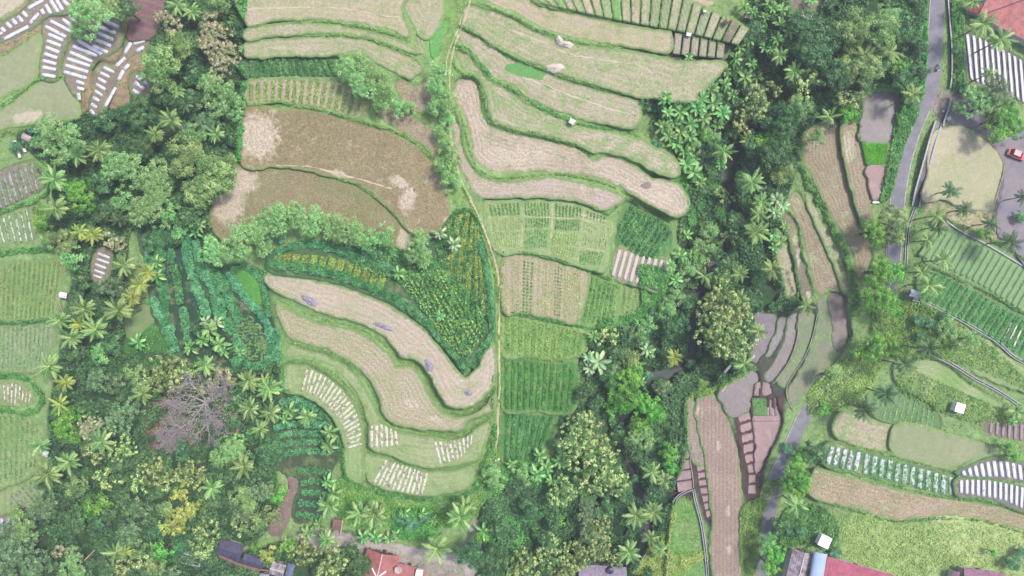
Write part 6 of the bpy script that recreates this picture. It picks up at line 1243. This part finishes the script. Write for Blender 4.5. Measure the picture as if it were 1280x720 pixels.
# small huts
HM = plain('thatch', (150,112,104), .95, .5, .35, 3); TARP = plain('teal_tarp', (70,150,138), .6, .55)
def hut(label, u, v, w, d, rot, mat, h=2., rise=.5, name='field_hut', cat='hut'):
    z0 = float(zat(u,v)); x, y, _ = W(u,v,z0+h); t = empty(name, (x,y,z0), -R(rot)); a, b = w*S/2, d*S/2
    V = [(-a,-b,h),(a,-b,h),(a,b,h),(-a,b,h),(-a*.9,0,h+rise),(a*.9,0,h+rise)]; link('roof', mesh_py('roof', V, [(0,1,5,4),(2,3,4,5),(1,2,5),(3,0,4),(3,2,1,0)]), mat, t)
    for sx_ in (-1,1):
        for sy_ in (-1,1): MB().tube([(sx_*a*.8,sy_*b*.8,-.3),(sx_*a*.8,sy_*b*.8,h)], .05, 6).build('post', MC['brown_timber'], t)
    MB().box((0,0,.7), (a*1.5,b*1.5,.1)).build('platform', MC['brown_timber'], t)
    return tag(t, label, cat)
hut('white roofed field hut right of the yellow green field', 79, 369, 9, 7, 10, WHITEM); hut('tiny white roofed hut under the palms beside the diagonal crop field', 57, 567, 7, 7, 20, WHITEM)
hut('grey white field hut where the long concrete channel starts', 1143, 367, 12, 9, 15, plain('grey_sheet', (190,194,210), .6, .6)); hut('brown thatched shed with a pale pole above the lane', 421, 656, 11, 13, 6, HM, 2.2, .4, 'thatched_shed', 'shed')
hut('small grey hut at the right end of the strip plots', 936, 19, 10, 8, 10, plain('weathered_sheet', (170,166,160), .7, .5)); hut('little round brown shelter between two strip plots', 908, 27, 6, 6, 40, HM, 1.4, .4)
hut('white sheet roofed trough shed below the top edge in the right wood', 1005, 21, 19, 5.5, 9, WHITEM, 1.6, .2); hut('teal tarp shelter beside the feathery tree at the left', 41, 163, 11, 6, 0, TARP, 1.8, .3)
hut('grey shed with a pale pink roof left of the feathery tree', 33, 172, 12, 7, 25, plain('pinkish_sheet', (200,176,176), .7, .55), 2, .3); hut('white topped shelter on the bank under the upper terraces', 715, 152, 7, 6, 30, WHITEM, 1.3, .4); hut('small white cloth shelter at the long terrace bank', 861, 43, 6, 4, 10, WHITEM, 1.0, .2)
hut('tiny white shelter at the top right end of the strip plots', 881, 14, 3.6, 2.6, 10, WHITEM, 1.0, .2)
def pole(pts, rad, label, mat=None, cat='pole', name='pole'):
    P = [W(u, v, float(zat(u,v))+h) for u,v,h in pts]; m = MB(); m.tube(P, rad, 7); o = m.build(name, mat or WHITEM); return tag(o, label, cat)
pole([(18,176,1.0),(21,184,.9),(25,197,.6)], .3, 'thick white pipe lying beside the small shed at the left', name='white_pipe', cat='pipe')
pole([(30,186,.5),(32,190,.5)], .3, 'short white pipe end right of the thick white pipe', name='white_pipe', cat='pipe')
pole([(428,650,2.6),(426,667,1.8)], .09, 'pale pole leaning on the thatched shed', plain('pale_wood', (214,204,180), .8, .6))
pole([(105,701,3),(118,688,5)], .12, 'pale dead trunk leaning in the bottom left wood', MC['pale_wood'], 'dead trunk', 'dead_trunk')
pole([(79,392,.6),(72,372,3)], .08, 'thin grey pole between the palms left of the white roofed hut', MC['pale_wood'])
pole([(905,466,.9),(914,456,1.4)], .3, 'white pipe in the weeds above the grey paddy', name='white_pipe', cat='pipe')

# scarecrow
z = float(zat(622,573)); t = empty('scarecrow', W(622,573,z)); MB().tube([(0,0,-.2),(0,0,1.5)], .04, 6).build('post', MC['brown_timber'], t); MB().box((0,0,1.3), (1.1,.3,.12), .4, .04).build('shirt', WHITEM, t); MB().tube([(0,0,1.5),(0,0,1.6),(0,0,1.75)], [.25,.2,.02], 10).build('hat', MC['pale_wood'], t)
tag(t, 'white shirted scarecrow beside the footpath below the ridged fields', 'scarecrow')
# motorbike with rider's white cargo on the upper road
def wheel(r, w, x, y, z, par, name='wheel', ax='y'):
    m = MB(); n = 16; P0 = (x, y-w/2, z) if ax == 'y' else (x-w/2, y, z); P1 = (x, y+w/2, z) if ax == 'y' else (x+w/2, y, z); m.tube([P0, P1], r, n); return m.build(name, plain('tyre', (40,40,44), .8, .5), par)
z = float(zat(1171,85))+.2; t = empty('scooter', W(1171,85,z), R(80)); SCM = plain('white_scooter_paint', (236,236,240), .3, .7, .05, 1, .5)
wheel(.25,.12,.62,0,.25,t); wheel(.25,.12,-.6,0,.25,t); MB().box((-.3,0,.62), (.95,.34,.4), 0, .12).build('body', SCM, t); MB().box((-.25,0,.86), (.75,.3,.1), 0, .04).build('seat', plain('black_seat', (40,40,44), .5, .5), t); MB().tube([(.62,0,.3),(.5,0,.95)], .06, 8).build('fork', SCM, t); MB().tube([(.46,-.32,1.0),(.46,.32,1.0)], .03, 6).build('handlebar', MC['black_seat'], t); MB().box((.5,0,.65), (.12,.42,.5), 0, .05).build('leg_shield', SCM, t)
tag(t, 'small white scooter on the upper road', 'scooter')
# red car
z = float(zat(1270,192))+.15; t = empty('parked_car', W(1272,193,z+.8), R(-22)); t.location.z = z
CARM = NT('red_car_paint').bsdf(lin((250,112,116), .7), .3, None, spec=.5); CG = plain('car_glass', (60,70,84), .1, .4, .1, 1, .6)
def loft(name, secs, mat, par):
    m = MB(); P = []; n = 12
    for (x, w, z0_, z1_) in secs:
        for i in range(n):
            a = 2*math.pi*i/n+math.pi/n; cx_, sx_ = math.cos(a), math.sin(a); P.append((x, w/2*math.copysign(abs(cx_)**.45, cx_), (z0_+z1_)/2+(z1_-z0_)/2*math.copysign(abs(sx_)**.5, sx_)))
    k = len(secs); m.add(P, [(i*n+j, (i+1)*n+j, (i+1)*n+(j+1)%n, i*n+(j+1)%n) for i in range(k-1) for j in range(n)]+[tuple(range(n)), tuple((k-1)*n+j for j in reversed(range(n)))]); return m.build(name, mat, par, True)
bd = loft('body', [(-2.1,1.3,.35,.7),(-2.0,1.6,.28,.85),(-1.2,1.7,.25,.92),(0,1.72,.25,.92),(1.2,1.7,.25,.9),(1.85,1.6,.28,.8),(2.1,1.2,.38,.65)], CARM, t)
loft('cabin', [(-1.75,1.3,.8,.95),(-1.2,1.42,.8,1.4),(-.3,1.45,.8,1.48),(.4,1.4,.8,1.42),(1.15,1.3,.8,.95)], CG, t); MB().box((-.42,0,1.47), (1.5,1.2,.06), 0, .02).build('roof_panel', CARM, t)
for sx_ in (-1.3,1.3):
    for sy_ in (-.78,.78): wheel(.32,.2,sx_,sy_,.32,t)
for sy_ in (-.55,.55): MB().box((-2.05,sy_,.62), (.12,.32,.16), 0, .03).build('headlight', WHITEM, t); MB().box((2.04,sy_,.62), (.1,.3,.16), 0, .03).build('tail_light', plain('tail_red', (160,20,24), .3, .6), t)
tag(t, 'bright red car parked on the paved yard at the right edge', 'car')
# garden stones by the lawn
for (u,v,q,lab) in [(1179,139,.35,'small white boulder at the mouth of the wide channel'),(1186,148,.6,'lilac grey boulder beside the pale wall by the lawn'),(1199,170,.25,'little white stone on the dry lawn')]:
    m = MB(); P = []; n = 8; r = random.Random(u)
    for j in range(5):
        for i in range(n): th = math.pi*(j+.3)/5.2/1.0; P.append((q*math.sin(th)*math.cos(6.283*i/n)*r.uniform(.85,1.1), q*math.sin(th)*math.sin(6.283*i/n)*r.uniform(.85,1.1), q*.8*math.cos(th)))
    m.add(P, [(j*n+i, j*n+(i+1)%n, (j+1)*n+(i+1)%n, (j+1)*n+i)[::-1] for j in range(4) for i in range(n)]+[tuple(range(n))]); o = m.build('boulder', plain('pale_stone', (222,218,226), .8, .6), None, True); o.location = W(u, v, float(zat(u,v))+q*.4); tag(o, lab, 'boulder')
# ------------------------------------------------------------------ thin moist air between the drone and the valley
hm = bpy.data.materials.new('moist_air'); hm.use_nodes = True; ht = hm.node_tree; ht.nodes.clear()
ho = ht.nodes.new('ShaderNodeOutputMaterial'); hv = ht.nodes.new('ShaderNodeVolumePrincipled'); hv.inputs['Color'].default_value = (.9,.95,1,1); hv.inputs['Density'].default_value = HAZE; hv.inputs['Anisotropy'].default_value = 0.2
ht.links.new(hv.outputs[0], ho.inputs['Volume'])
mb = MB(); mb.box((0,0,(170-22)/2), (4000,4000,170+22)); tag(mb.build('haze', hm), 'thin pale haze over the valley', kind='stuff')
SC.cycles.volume_bounces = 0
